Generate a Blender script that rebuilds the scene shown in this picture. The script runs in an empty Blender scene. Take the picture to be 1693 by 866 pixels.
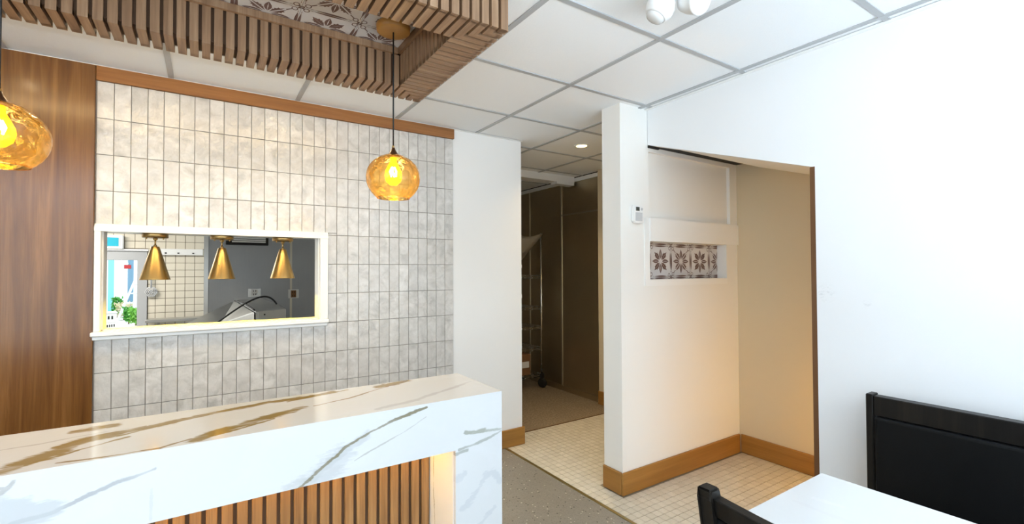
import bpy, bmesh, math, random
from mathutils import Vector, Matrix
random.seed(7)
sc = bpy.context.scene
COL = sc.collection
PI = math.pi

# ---------------------------------------------------------------- camera
EYE = 1.366
yaw, pitch, roll, FPX = 0.58043, 0.017988, -0.004094, 773.716
Fv = Vector((math.sin(yaw)*math.cos(pitch), math.cos(yaw)*math.cos(pitch), math.sin(pitch)))
Rv = Vector((math.cos(yaw), -math.sin(yaw), 0.0))
Uv = Rv.cross(Fv)
R2 = Rv*math.cos(roll) + Uv*math.sin(roll)
U2 = -Rv*math.sin(roll) + Uv*math.cos(roll)
cd = bpy.data.cameras.new('camera')
cd.sensor_width = 36.0
cd.lens = FPX/1693*36.0
cd.clip_start = 0.02
cam = bpy.data.objects.new('camera', cd)
COL.objects.link(cam)
m = Matrix((R2, U2, -Fv)).transposed().to_4x4()
m.translation = Vector((0, 0, EYE))
cam.matrix_world = m
sc.camera = cam

# ---------------------------------------------------------------- sky, daylight, exposure
w = bpy.data.worlds.new('sky')
sc.world = w
w.use_nodes = True
bg = w.node_tree.nodes['Background']
bg.inputs['Color'].default_value = (0.80, 0.92, 1.0, 1)
bg.inputs['Strength'].default_value = 2.2

def area(name, loc, rot, sx, sy, power, color):
    l = bpy.data.lights.new(name, 'AREA')
    l.shape = 'RECTANGLE'; l.size = sx; l.size_y = sy; l.energy = power; l.color = color
    o = bpy.data.objects.new(name, l); COL.objects.link(o)
    o.location = loc; o.rotation_euler = rot
    return o

# daylight through the shop window behind the camera and the side window to the left
area('daylight_shopfront', (-0.2, -2.56, 1.40), (math.radians(108), 0, PI), 5.2, 1.8, 205, (0.85, 0.93, 1.0))
# upward fill light added at the window sill to brighten the ceiling
area('ceiling_fill', (-0.2, -2.45, 0.62), (math.radians(170), 0, PI), 5.2, 0.7, 570, (0.74, 0.875, 1.0))
area('daylight_side', (-2.96, -0.9, 1.40), (math.radians(112), 0, -PI/2), 2.6, 1.8, 18, (0.76, 0.885, 1.0))
sun = bpy.data.lights.new('sun', 'SUN'); sun.energy = 4.0; sun.angle = 0.02; sun.color = (1, 0.96, 0.88)
so = bpy.data.objects.new('sun', sun); COL.objects.link(so)
so.rotation_euler = (math.radians(-32), math.radians(-18), 0)   # high, from behind the kitchen
# unseen fill light added to brighten the kitchen
area('kitchen_fill', (-1.9, 6.9, 2.37), (0, 0, 0), 1.4, 1.2, 100, (1.0, 0.97, 0.90))

vs = sc.view_settings
vs.view_transform = 'Standard'; vs.look = 'None'; vs.gamma = 1.0
vs.use_curve_mapping = False
vs.exposure = 0.2
cy = sc.cycles
cy.max_bounces = 8; cy.diffuse_bounces = 5; cy.glossy_bounces = 4; cy.transmission_bounces = 6
cy.transparent_max_bounces = 12
cy.caustics_reflective = False; cy.caustics_refractive = False
cy.sample_clamp_indirect = 6.0
cy.use_denoising = True

# ---------------------------------------------------------------- object helpers
def bmn(): return bmesh.new()

def box(bm, x0, x1, y0, y1, z0, z1, mi=0):
    v = [bm.verts.new((x, y, z)) for z in (z0, z1) for y in (y0, y1) for x in (x0, x1)]
    out = []
    for f in ((0, 2, 3, 1), (4, 5, 7, 6), (0, 1, 5, 4), (2, 6, 7, 3), (0, 4, 6, 2), (1, 3, 7, 5)):
        fc = bm.faces.new([v[i] for i in f]); fc.material_index = mi; out.append(fc)
    return v

def bbox(bm, x0, x1, y0, y1, z0, z1, r=0.003, seg=1, mi=0):
    """box with rounded edges"""
    b = bmesh.new()
    box(b, x0, x1, y0, y1, z0, z1, mi)
    bmesh.ops.bevel(b, geom=list(b.edges), offset=r, segments=seg, profile=0.6, affect='EDGES')
    merge(bm, b)

def merge(bm, b, mat=None):
    me = bpy.data.meshes.new('tmp'); 
    if mat is not None: b.transform(mat)
    b.to_mesh(me); b.free(); bm.from_mesh(me); bpy.data.meshes.remove(me)

def prism(bm, poly, fn, a0, a1, mi=0):
    """extrude polygon; fn(p, q, a) -> xyz"""
    lo = [bm.verts.new(fn(p, q, a0)) for p, q in poly]
    hi = [bm.verts.new(fn(p, q, a1)) for p, q in poly]
    n = len(poly)
    fs = [bm.faces.new(lo[::-1]), bm.faces.new(hi)]
    for i in range(n):
        fs.append(bm.faces.new([lo[i], lo[(i+1) % n], hi[(i+1) % n], hi[i]]))
    for f in fs: f.material_index = mi
    return fs

def tube(bm, pts, r, seg=8, mi=0, caps=True):
    pts = [Vector(p) for p in pts]
    rings = []
    for i, p in enumerate(pts):
        if i == 0: d = pts[1]-p
        elif i == len(pts)-1: d = p-pts[i-1]
        else: d = (pts[i+1]-p).normalized()+(p-pts[i-1]).normalized()
        d.normalize()
        u = d.orthogonal().normalized() if i == 0 else (rings[-1][1]-d*rings[-1][1].dot(d)).normalized()
        v = d.cross(u)
        rr = r[i] if isinstance(r, (list, tuple)) else r
        rings.append(([bm.verts.new(p+(u*math.cos(2*PI*k/seg)+v*math.sin(2*PI*k/seg))*rr) for k in range(seg)], u))
    for a, b in zip(rings, rings[1:]):
        for k in range(seg):
            f = bm.faces.new([a[0][k], a[0][(k+1) % seg], b[0][(k+1) % seg], b[0][k]]); f.material_index = mi; f.smooth = True
    if caps:
        f = bm.faces.new(rings[0][0][::-1]); f.material_index = mi
        f = bm.faces.new(rings[-1][0]); f.material_index = mi

def lathe(bm, prof, c=(0, 0, 0), seg=32, mi=0, smooth=True, disp=None):
    rows = []
    for r, z in prof:
        if r < 1e-6:
            rows.append([bm.verts.new((c[0], c[1], c[2]+z))])
        else:
            row = []
            for k in range(seg):
                a = 2*PI*k/seg
                rr = r*(1+(disp(a, z) if disp else 0))
                row.append(bm.verts.new((c[0]+rr*math.cos(a), c[1]+rr*math.sin(a), c[2]+z)))
            rows.append(row)
    for a, b in zip(rows, rows[1:]):
        for k in range(seg):
            k2 = (k+1) % seg
            vsq = [a[0] if len(a) == 1 else a[k], a[0] if len(a) == 1 else a[k2],
                   b[0] if len(b) == 1 else b[k2], b[0] if len(b) == 1 else b[k]]
            q = []
            for x in vsq:
                if x not in q: q.append(x)
            if len(q) > 2:
                f = bm.faces.new(q); f.material_index = mi; f.smooth = smooth

def obj(name, bm, mats, parent=None, loc=None, bevel=0, recalc=True):
    if recalc: bmesh.ops.recalc_face_normals(bm, faces=bm.faces)
    me = bpy.data.meshes.new(name)
    bm.to_mesh(me); bm.free()
    if not isinstance(mats, (list, tuple)): mats = [mats]
    for mm in mats: me.materials.append(mm)
    o = bpy.data.objects.new(name, me); COL.objects.link(o)
    if parent: o.parent = parent
    if loc: o.location = loc
    if bevel:
        md = o.modifiers.new('bevel', 'BEVEL'); md.width = bevel; md.segments = 2; md.limit_method = 'ANGLE'
    return o

def tag(o, label=None, cat=None, group=None, kind=None):
    if label: o['label'] = label
    if cat: o['category'] = cat
    if group: o['group'] = group
    if kind: o['kind'] = kind
    return o

def thing(name, label, cat, loc=(0, 0, 0), rz=0, group=None):
    o = bpy.data.objects.new(name, None); COL.objects.link(o)
    o.empty_display_size = 0.05
    o.location = loc; o.rotation_euler = (0, 0, rz)
    return tag(o, label, cat, group)

def struct(name, bm, mats, label=None, cat=None):
    o = obj(name, bm, mats)
    return tag(o, label, cat, None, 'structure')

def copy_part(src, parent, loc=None, rot=None, scale=None):
    c = src.copy(); COL.objects.link(c); c.parent = parent
    if loc is not None: c.location = loc
    if rot is not None: c.rotation_euler = rot
    if scale is not None: c.scale = scale
    return c

def copy_tree(o, parent=None):
    kids = list(o.children)
    c = o.copy(); COL.objects.link(c)
    if parent: c.parent = parent
    for k in kids: copy_tree(k, c)
    return c

def bx(x0, x1, y0, y1, z0, z1, r=0):
    bm = bmn()
    if r: bbox(bm, x0, x1, y0, y1, z0, z1, r)
    else: box(bm, x0, x1, y0, y1, z0, z1)
    return bm

# ---------------------------------------------------------------- material helpers
class NT:
    def __init__(s, name):
        s.m = bpy.data.materials.new(name); s.m.use_nodes = True
        s.t = s.m.node_tree; s.t.nodes.clear()
        s.out = s.t.nodes.new('ShaderNodeOutputMaterial')
    def n(s, typ, ins=None, **kw):
        nd = s.t.nodes.new(typ)
        for k, v in kw.items(): setattr(nd, k, v)
        for k, v in (ins or {}).items():
            if hasattr(v, 'links') or isinstance(v, bpy.types.NodeSocket): s.t.links.new(v, nd.inputs[k])
            else: nd.inputs[k].default_value = v
        return nd
    def math(s, op, a, b=0.0, clamp=False):
        return s.n('ShaderNodeMath', {0: a, 1: b}, operation=op, use_clamp=clamp).outputs[0]
    def vm(s, op, a, b=(0, 0, 0)):
        nd = s.n('ShaderNodeVectorMath', {0: a, 1: b}, operation=op)
        return nd.outputs['Value'] if op in ('DOT_PRODUCT', 'LENGTH', 'DISTANCE') else nd.outputs[0]
    def scale(s, a, f):
        nd = s.n('ShaderNodeVectorMath', {0: a}, operation='SCALE')
        if isinstance(f, (int, float)): nd.inputs['Scale'].default_value = f
        else: s.t.links.new(f, nd.inputs['Scale'])
        return nd.outputs[0]
    def co(s, kind='Object'): return s.n('ShaderNodeTexCoord').outputs[kind]
    def map(s, v, sc_=(1, 1, 1), loc=(0, 0, 0)):
        return s.n('ShaderNodeMapping', {'Vector': v, 'Scale': sc_, 'Location': loc}).outputs[0]
    def noise(s, v, scale, detail=4, rough=0.5, dist=0.0, col=False):
        nd = s.n('ShaderNodeTexNoise', {'Vector': v, 'Scale': scale, 'Detail': detail, 'Roughness': rough, 'Distortion': dist})
        return nd.outputs['Color'] if col else nd.outputs[0]
    def ramp(s, f, stops):
        nd = s.n('ShaderNodeValToRGB', {'Fac': f})
        e = nd.color_ramp.elements
        while len(e) > 1: e.remove(e[0])
        e[0].position = stops[0][0]; e[0].color = (*stops[0][1], 1)
        for p, c in stops[1:]:
            x = e.new(p); x.color = (*c, 1)
        return nd.outputs[0]
    def rng(s, f, a, b, c=0.0, d=1.0, smooth=False):
        nd = s.n('ShaderNodeMapRange', {'Value': f, 'From Min': a, 'From Max': b, 'To Min': c, 'To Max': d})
        if smooth: nd.interpolation_type = 'SMOOTHSTEP'
        return nd.outputs[0]
    def mix(s, f, a, b, mode='MIX'):
        nd = s.n('ShaderNodeMix', data_type='RGBA', blend_type=mode)
        for i, v in ((0, f), (6, a), (7, b)):
            if isinstance(v, bpy.types.NodeSocket): s.t.links.new(v, nd.inputs[i])
            else: nd.inputs[i].default_value = (*v, 1) if isinstance(v, tuple) and len(v) == 3 else v
        return nd.outputs[2]
    def bump(s, h, strength=0.2, dist=0.01, normal=None):
        ins = {'Height': h, 'Strength': strength, 'Distance': dist}
        if normal is not None: ins['Normal'] = normal
        return s.n('ShaderNodeBump', ins).outputs[0]
    def pbr(s, color, rough=0.5, metal=0.0, normal=None, **kw):
        ins = {'Base Color': color if isinstance(color, bpy.types.NodeSocket) else (*color, 1), 'Roughness': rough, 'Metallic': metal}
        if normal is not None: ins['Normal'] = normal
        ins.update(kw)
        b = s.n('ShaderNodeBsdfPrincipled', ins)
        s.t.links.new(b.outputs[0], s.out.inputs[0])
        return s.m

def plain(name, color, rough=0.5, metal=0.0, bump=0.0, bscale=200, **kw):
    t = NT(name); nrm = None
    v = t.co()
    nz = t.noise(v, bscale, 3)
    if bump: nrm = t.bump(nz, bump, 0.002)
    c = t.mix(t.rng(t.noise(v, 6, 3), 0.3, 0.7, 0, 0.5), color, tuple(x*0.93 for x in color))
    return t.pbr(c, rough, metal, nrm, **kw)

def emit(name, color, strength):
    t = NT(name)
    e = t.n('ShaderNodeEmission', {'Color': (*color, 1), 'Strength': strength})
    t.t.links.new(e.outputs[0], t.out.inputs[0])
    return t.m

def wood(name, dark, mid, light, axis='z', rough=0.45, scale=1.0, coat=0.0):
    t = NT(name); v = t.co()
    rnd = t.n('ShaderNodeObjectInfo').outputs['Random']
    off = t.n('ShaderNodeCombineXYZ', {0: t.math('MULTIPLY', rnd, 37.0), 1: t.math('MULTIPLY', rnd, 11.0), 2: t.math('MULTIPLY', rnd, 5.0)}).outputs[0]
    v = t.vm('ADD', v, off)
    s = {'z': (14, 14, 0.7), 'x': (0.7, 14, 14), 'y': (14, 0.7, 14), 'yz': (14, 0.7, 0.7)}[axis]
    vv = t.map(v, tuple(a*scale for a in s))
    n1 = t.noise(vv, 2.2, 6, 0.6, 0.6)
    f = {'z': (160, 160, 4), 'x': (4, 160, 160), 'y': (160, 4, 160), 'yz': (160, 4, 4)}[axis]
    n2 = t.noise(t.map(v, f), 1.5, 3, 0.6)
    c = t.ramp(n1, [(0.3, dark), (0.5, mid), (0.72, light)])
    c = t.mix(t.rng(n2, 0.45, 0.75, 0, 0.45), c, tuple(x*0.55 for x in mid))
    c = t.mix(t.math('MULTIPLY', rnd, 0.35), c, tuple(x*0.8 for x in mid))
    return t.pbr(c, rough, 0, t.bump(n2, 0.12, 0.002), **{'Coat Weight': coat, 'Coat Roughness': 0.15})

def veined(name, base, axes, groups, rough=0.1, cloud=(0.7, 0.71, 0.74), cloud_amt=0.3):
    """polished stone with given veins; groups: (color, width, strength, warp, [polylines])"""
    t = NT(name); v = t.co()
    sep = t.n('ShaderNodeSeparateXYZ', {0: v})
    p2 = t.n('ShaderNodeCombineXYZ', {0: sep.outputs[axes[0]], 1: sep.outputs[axes[1]]}).outputs[0]
    cl = t.noise(t.map(p2, (1, 1.6, 1)), 4.0, 6, 0.6, 1.2)
    col = t.mix(t.rng(cl, 0.52, 0.8, 0, cloud_amt), base, cloud)
    for color, width, stren, warp, lines in groups:
        wn = t.vm('SUBTRACT', t.noise(p2, 9.0, 5, 0.6, 0.4, True), (0.5, 0.5, 0.5))
        wn2 = t.vm('SUBTRACT', t.noise(t.map(p2, (9, 30, 1)), 2.0, 3, 0.6, 0, True), (0.5, 0.5, 0.5))
        pw = t.vm('ADD', p2, t.vm('ADD', t.scale(wn, warp), t.scale(wn2, warp*0.5)))
        pw = t.vm('MULTIPLY', pw, (1, 1, 0))
        dmin = None
        for pl in lines:
            for a, b in zip(pl, pl[1:]):
                ba = (b[0]-a[0], b[1]-a[1], 0)
                L2 = ba[0]**2+ba[1]**2
                pa = t.vm('SUBTRACT', pw, (a[0], a[1], 0))
                h = t.math('DIVIDE', t.vm('DOT_PRODUCT', pa, ba), L2, True)
                q = t.vm('SUBTRACT', pa, t.scale(t.n('ShaderNodeCombineXYZ', {0: ba[0], 1: ba[1]}).outputs[0], h))
                d = t.vm('LENGTH', q)
                dmin = d if dmin is None else t.math('MINIMUM', dmin, d)
        big = t.noise(t.map(p2, (1, 2, 1)), 7.0, 3)
        wmod = t.rng(big, 0.3, 0.7, width*0.5, width*1.7)
        fine = t.noise(t.map(p2, (10, 42, 1)), 3.0, 5, 0.65)
        core = t.math('SUBTRACT', 1.0, t.math('DIVIDE', dmin, wmod, True), True)
        rag = t.math('ADD', core, t.math('MULTIPLY', t.math('SUBTRACT', fine, 0.5), 1.1))
        mask = t.math('MULTIPLY', t.rng(rag, 0.22, 0.62, 0, 1, True), t.rng(core, 0.0, 0.15))
        mask = t.math('MULTIPLY', mask, t.math('MULTIPLY', t.rng(big, 0.32, 0.5, 0.55, 1.0), stren))
        col = t.mix(mask, col, color)
    return t.pbr(col, rough, 0, None, **{'Specular IOR Level': 0.6})

# ---------------------------------------------------------------- materials
def mk_paint(name, color, rough=0.65, bump=0.08):
    t = NT(name); v = t.co()
    n1 = t.noise(v, 260, 2); n2 = t.noise(v, 2.0, 4)
    c = t.mix(t.rng(n2, 0.35, 0.7, 0, 0.4), color, tuple(x*0.965 for x in color))
    return t.pbr(c, rough, 0, t.bump(n1, bump, 0.002))
M = {}
M['white'] = mk_paint('white_paint', (0.84, 0.84, 0.83))
def mk_wall_scuff():
    t = NT('white_paint_scuffed'); v = t.co()
    n1 = t.noise(v, 260, 2); n2 = t.noise(v, 2.0, 4)
    c = t.mix(t.rng(n2, 0.35, 0.7, 0, 0.4), (0.83, 0.84, 0.85), (0.80, 0.81, 0.825))
    sm = t.noise(t.map(v, (1, 60, 120)), 1.0, 4, 0.6)
    for p, r in (((2.375, 1.005, 1.258), 0.05), ((2.375, 0.846, 1.222), 0.02)):
        d = t.vm('DISTANCE', v, p)
        k = t.math('MULTIPLY', t.rng(d, r*0.4, r, 1, 0), t.rng(sm, 0.5, 0.7, 0, 0.35))
        c = t.mix(k, c, (0.45, 0.46, 0.47))
    return t.pbr(c, 0.65, 0, t.bump(n1, 0.08, 0.002))
M['wall_scuff'] = mk_wall_scuff()
M['niche_white'] = mk_paint('warm_white_paint', (0.83, 0.82, 0.785))
M['cream'] = mk_paint('cream_paint', (0.66, 0.56, 0.39))
M['trim_white'] = mk_paint('white_gloss_paint', (0.85, 0.85, 0.83), 0.3, 0.02)

def mk_ceil():
    t = NT('mineral_fibre'); v = t.co()
    rnd = t.n('ShaderNodeObjectInfo').outputs['Random']
    n1 = t.noise(v, 330, 3, 0.7); n2 = t.noise(v, 90, 3)
    c = t.mix(t.rng(n1, 0.58, 0.72, 0, 0.35), (0.86, 0.88, 0.895), (0.60, 0.62, 0.64))
    c = t.mix(t.math('MULTIPLY', rnd, 0.12), c, (0.70, 0.70, 0.69))
    return t.pbr(c, 0.9, 0, t.bump(t.math('ADD', n1, n2), 0.35, 0.002))
M['ceil'] = mk_ceil()
M['tee'] = plain('painted_tee', (0.42, 0.43, 0.44), 0.45)

def mk_zellige():
    t = NT('glazed_tile'); v = t.co()
    rnd = t.n('ShaderNodeObjectInfo').outputs['Random']
    off = t.n('ShaderNodeCombineXYZ', {0: t.math('MULTIPLY', rnd, 91.0), 1: 0.0, 2: t.math('MULTIPLY', rnd, 37.0)}).outputs[0]
    vv = t.vm('ADD', v, off)
    cl = t.noise(vv, 14, 5, 0.62, 0.5)
    c = t.ramp(cl, [(0.28, (0.42, 0.41, 0.392)), (0.5, (0.61, 0.60, 0.578)), (0.7, (0.73, 0.72, 0.70))])
    c = t.mix(t.rng(rnd, 0, 1, 0, 0.55), c, (0.51, 0.50, 0.48))
    n2 = t.noise(vv, 24, 3, 0.5, 0.3); n3 = t.noise(t.map(vv, (1, 1, 0.6)), 80, 2, 0.5, 0.4)
    h = t.math('ADD', n2, t.math('MULTIPLY', n3, 0.22))
    return t.pbr(c, 0.09, 0, t.bump(h, 0.95, 0.004), **{'Specular IOR Level': 0.55})
M['tile'] = mk_zellige()
M['grout'] = plain('tile_grout', (0.25, 0.235, 0.215), 0.9, bump=0.2)
M['panel_wood'] = wood('panel_veneer', (0.095, 0.036, 0.008), (0.17, 0.07, 0.016), (0.265, 0.123, 0.035), 'z', 0.27, 0.8, 0.3)
M['trim_wood'] = wood('header_wood', (0.22, 0.085, 0.022), (0.30, 0.125, 0.034), (0.37, 0.165, 0.05), 'x', 0.4)
M['slat_wood'] = wood('fluted_wood', (0.165, 0.088, 0.044), (0.26, 0.15, 0.08), (0.38, 0.245, 0.145), 'yz', 0.5, 1.2)
M['slat_back'] = plain('slat_backing', (0.11, 0.057, 0.028), 0.7)
M['front_slat'] = wood('counter_slat', (0.19, 0.088, 0.027), (0.30, 0.152, 0.052), (0.40, 0.225, 0.09), 'z', 0.42, 1.2)
M['base_wood'] = wood('baseboard_oak', (0.26, 0.115, 0.020), (0.34, 0.158, 0.030), (0.40, 0.195, 0.044), 'x', 0.42, 0.35)
M['base_wood_y'] = wood('baseboard_oak_y', (0.26, 0.115, 0.020), (0.34, 0.158, 0.030), (0.40, 0.195, 0.044), 'y', 0.42, 0.35)
M['jamb_wood'] = plain('jamb_edge_wood', (0.13, 0.055, 0.018), 0.5)

gold = (0.25, 0.155, 0.03); grey = (0.40, 0.38, 0.33)
M['marble_top'] = veined('marble_top', (0.62, 0.595, 0.56), (0, 1), [
    (gold, 0.042, 0.95, 0.035, [[(-0.398, 1.58), (-0.329, 1.663), (-0.272, 1.735), (-0.203, 1.765)]]),
    (gold, 0.010, 0.9, 0.02, [[(-0.33, 1.72), (-0.25, 1.775), (-0.15, 1.80)], [(-0.20, 1.735), (-0.10, 1.785), (0.02, 1.825)], [(-0.36, 1.60), (-0.27, 1.66), (-0.18, 1.71)], [(0.02, 1.585), (0.10, 1.615), (0.18, 1.66)], [(0.25, 1.85), (0.40, 1.885), (0.47, 1.90)]]),
    (gold, 0.028, 0.95, 0.03, [[(-0.203, 1.765), (-0.149, 1.781), (-0.063, 1.813), (0.045, 1.841), (0.186, 1.878), (0.33, 1.871), (0.414, 1.9)],
                              [(-0.312, 1.849), (-0.234, 1.862)], [(0.587, 1.88), (0.708, 1.912)]]),
    (gold, 0.033, 0.95, 0.03, [[(-0.018, 1.573), (0.015, 1.609), (0.065, 1.63), (0.166, 1.683), (0.204, 1.708), (0.283, 1.749)]]),
    ((0.25, 0.15, 0.05), 0.008, 0.9, 0.015, [[(-0.301, 1.574), (-0.255, 1.565), (-0.177, 1.556), (-0.096, 1.555), (-0.032, 1.592)],
                              [(0.319, 1.739), (0.449, 1.773), (0.575, 1.845), (0.716, 1.912)]]),
    (grey, 0.007, 0.7, 0.012, [[(-0.446, 1.771), (-0.372, 1.775), (-0.294, 1.797), (-0.189, 1.803)]]),
    ((0.42, 0.38, 0.34), 0.016, 0.55, 0.03, [[(0.493, 1.579), (0.641, 1.612), (0.791, 1.68), (0.93, 1.745)]]),
], 0.09)
M['marble_front'] = veined('marble_front', (0.62, 0.63, 0.635), (0, 2), [
    ((0.48, 0.49, 0.50), 0.050, 0.75, 0.05, [[(0.22, 0.70), (0.296, 0.735), (0.38, 0.785)]]),
    ((0.45, 0.46, 0.47), 0.022, 0.6, 0.025, [[(0.239, 0.71), (0.296, 0.745), (0.38, 0.800), (0.45, 0.835)]]),
    ((0.20, 0.175, 0.11), 0.0075, 0.95, 0.016, [[(0.239, 0.71), (0.296, 0.751), (0.38, 0.807), (0.43, 0.828), (0.536, 0.864), (0.651, 0.886)]]),
    ((0.42, 0.41, 0.38), 0.0035, 0.8, 0.010, [[(0.405, 0.757), (0.482, 0.785), (0.578, 0.82), (0.651, 0.854)]]),
    ((0.30, 0.31, 0.26), 0.010, 0.85, 0.018, [[(0.808, 0.769), (0.850, 0.762), (0.893, 0.763), (0.96, 0.759)]]),
    ((0.34, 0.35, 0.32), 0.007, 0.85, 0.016, [[(0.780, 0.709), (0.83, 0.716), (0.893, 0.73), (0.96, 0.751)], [(0.767, 0.697), (0.816, 0.703)]]),
    ((0.48, 0.50, 0.53), 0.016, 0.5, 0.06, [[(0.858, 0.559), (0.90, 0.60), (0.919, 0.611), (0.954, 0.565)], [(0.80, 0.50), (0.858, 0.559)], [(0.85, 0.40), (0.93, 0.46)], [(0.80, 0.62), (0.77, 0.60)]]),
    ((0.37, 0.37, 0.385), 0.007, 0.9, 0.012, [[(-0.40, 0.775), (-0.371, 0.785), (-0.305, 0.791), (-0.252, 0.81), (-0.176, 0.837), (-0.108, 0.851)]]),
    ((0.34, 0.32, 0.31), 0.010, 0.85, 0.022, [[(-0.43, 0.845), (-0.388, 0.863), (-0.366, 0.884)], [(-0.42, 0.87), (-0.385, 0.872)]]),
    ((0.46, 0.475, 0.49), 0.045, 0.75, 0.05, [[(-0.43, 0.77), (-0.36, 0.785), (-0.31, 0.80)], [(-0.40, 0.83), (-0.35, 0.815)]]),
    ((0.50, 0.51, 0.52), 0.006, 0.5, 0.006, [[(-0.115, 0.72), (-0.113, 0.80)]]),
], 0.16)
M['marble_end'] = veined('marble_end', (0.82, 0.80, 0.76), (1, 2), [
    ((0.45, 0.40, 0.30), 0.006, 0.7, 0.02, [[(1.73, 0.72), (1.74, 0.5), (1.71, 0.2)]]),
], 0.16)
M['marble_table'] = veined('marble_table', (0.64, 0.65, 0.655), (0, 1), [
    ((0.62, 0.62, 0.63), 0.010, 0.6, 0.012, [[(1.316, 0.64), (1.314, 0.568), (1.32, 0.49), (1.30, 0.35)]]),
    ((0.68, 0.68, 0.69), 0.012, 0.6, 0.012, [[(1.374, 0.615), (1.387, 0.559)]]),
], 0.2)

def mk_metal(name, color, rough, axis='z', aniso=60):
    t = NT(name); v = t.co()
    s = {'z': (aniso, aniso, 1), 'x': (1, aniso, aniso), 'o': (6, 6, 6)}[axis]
    n1 = t.noise(t.map(v, s), 3, 3); n2 = t.noise(v, 3, 4)
    c = t.mix(t.rng(n2, 0.35, 0.7, 0, 0.35), color, tuple(x*0.8 for x in color))
    return t.pbr(c, t.rng(n1, 0.3, 0.7, rough*0.9, rough*1.15), 1.0)
M['brass'] = mk_metal('brushed_brass', (0.50, 0.33, 0.12), 0.3)
M['brass_dark'] = mk_metal('aged_brass', (0.38, 0.25, 0.10), 0.35)
M['steel'] = mk_metal('stainless_steel', (0.60, 0.60, 0.58), 0.32)
M['chrome'] = mk_metal('chrome_wire', (0.70, 0.70, 0.68), 0.25, 'o')
M['steel_panel'] = mk_metal('dull_steel_sheet', (0.52, 0.44, 0.30), 0.38)
M['steel_grey'] = mk_metal('grey_steel_sheet', (0.36, 0.37, 0.38), 0.45)
M['strip_steel'] = mk_metal('bright_joint_strip', (0.62, 0.58, 0.48), 0.35)
M['edge_strip'] = mk_metal('floor_edge_strip', (0.45, 0.36, 0.17), 0.4, 'o')
M['bronze'] = plain('dark_bronze', (0.10, 0.045, 0.02), 0.35, 0.6)
M['canopy_wood'] = plain('amber_canopy', (0.42, 0.20, 0.045), 0.35)
M['cord'] = plain('black_cord', (0.008, 0.008, 0.008), 0.6)
M['black_wood'] = wood('black_stained_wood', (0.004, 0.0035, 0.003), (0.007, 0.006, 0.005), (0.016, 0.013, 0.009), 'z', 0.4, 1.0)
for _n in M['black_wood'].node_tree.nodes:
    if _n.type == 'BSDF_PRINCIPLED': _n.inputs['Specular IOR Level'].default_value = 0.22
M['leather'] = plain('black_leather', (0.003, 0.0035, 0.004), 0.45, bump=0.15, bscale=400, **{'Specular IOR Level': 0.18})
M['plastic_white'] = plain('white_plastic', (0.82, 0.82, 0.81), 0.35)
M['plastic_grey'] = plain('grey_plastic', (0.55, 0.56, 0.57), 0.4)
M['lens_white'] = plain('lamp_lens', (0.70, 0.70, 0.69), 0.25)
M['lcd'] = plain('lcd_glass', (0.05, 0.06, 0.055), 0.15)
M['dark'] = plain('black_paint', (0.006, 0.005, 0.004), 0.7)
M['pt_body'] = plain('pattern_tile_glaze', (0.56, 0.545, 0.545), 0.35)
M['pt_body2'] = plain('pattern_tile_glaze_light', (0.62, 0.615, 0.615), 0.35)
M['pt_ink'] = plain('pattern_tile_print', (0.13, 0.075, 0.065), 0.4)

def mk_floor():
    t = NT('speckled_floor'); v = t.co()
    n = t.noise(v, 5, 4)
    base = t.mix(n, (0.235, 0.215, 0.185), (0.285, 0.265, 0.23))
    vo = t.n('ShaderNodeTexVoronoi', {'Vector': v, 'Scale': 48.0})
    d = t.rng(vo.outputs['Distance'], 0.16, 0.26, 1, 0)
    rc = t.n('ShaderNodeSeparateColor', {0: vo.outputs['Color']}).outputs[0]
    c = t.mix(t.math('MULTIPLY', d, t.rng(rc, 0.68, 0.70)), base, (0.02, 0.018, 0.016))
    c = t.mix(t.math('MULTIPLY', d, t.rng(rc, 0.20, 0.18)), c, (0.62, 0.58, 0.52))
    vo2 = t.n('ShaderNodeTexVoronoi', {'Vector': v, 'Scale': 190.0})
    rc2 = t.n('ShaderNodeSeparateColor', {0: vo2.outputs['Color']}).outputs[0]
    c = t.mix(t.rng(rc2, 0.5, 1.0, 0, 0.4), c, (0.12, 0.11, 0.095))
    return t.pbr(c, 0.4)
M['floor'] = mk_floor()
def mk_hall():
    t = NT('hall_flooring'); v = t.co()
    n = t.noise(v, 60, 6, 0.7); n2 = t.noise(v, 4, 4)
    c = t.ramp(n, [(0.35, (0.15, 0.11, 0.07)), (0.55, (0.30, 0.235, 0.16)), (0.7, (0.42, 0.34, 0.25))])
    c = t.mix(t.rng(n2, 0.4, 0.7, 0, 0.35), c, (0.2, 0.15, 0.1))
    return t.pbr(c, 0.6, 0, t.bump(n, 0.2, 0.003))
M['hall'] = mk_hall()
def mk_mosaic():
    t = NT('mosaic_tile'); v = t.co()
    g = t.n('ShaderNodeNewGeometry').outputs['Random Per Island']
    rnd = t.math('FRACT', t.math('ADD', g, t.n('ShaderNodeObjectInfo').outputs['Random']))
    n = t.noise(v, 120, 3)
    c = t.mix(rnd, (0.60, 0.555, 0.46), (0.68, 0.635, 0.535))
    c = t.mix(t.rng(n, 0.45, 0.75, 0, 0.3), c, (0.48, 0.40, 0.29))
    return t.pbr(c, 0.42)
M['mosaic'] = mk_mosaic()
M['mosaic_grout'] = plain('mosaic_grout', (0.27, 0.225, 0.16), 0.9)
M['ktile'] = plain('cream_kitchen_tile', (0.74, 0.68, 0.56), 0.25)
M['ktile_grout'] = plain('kitchen_grout', (0.22, 0.18, 0.13), 0.9)
M['grey_paint'] = mk_paint('grey_door_paint', (0.42, 0.43, 0.44), 0.5)
M['conc'] = plain('concrete', (0.35, 0.34, 0.32), 0.8)
M['card'] = plain('cardboard', (0.20, 0.095, 0.035), 0.8)
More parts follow.
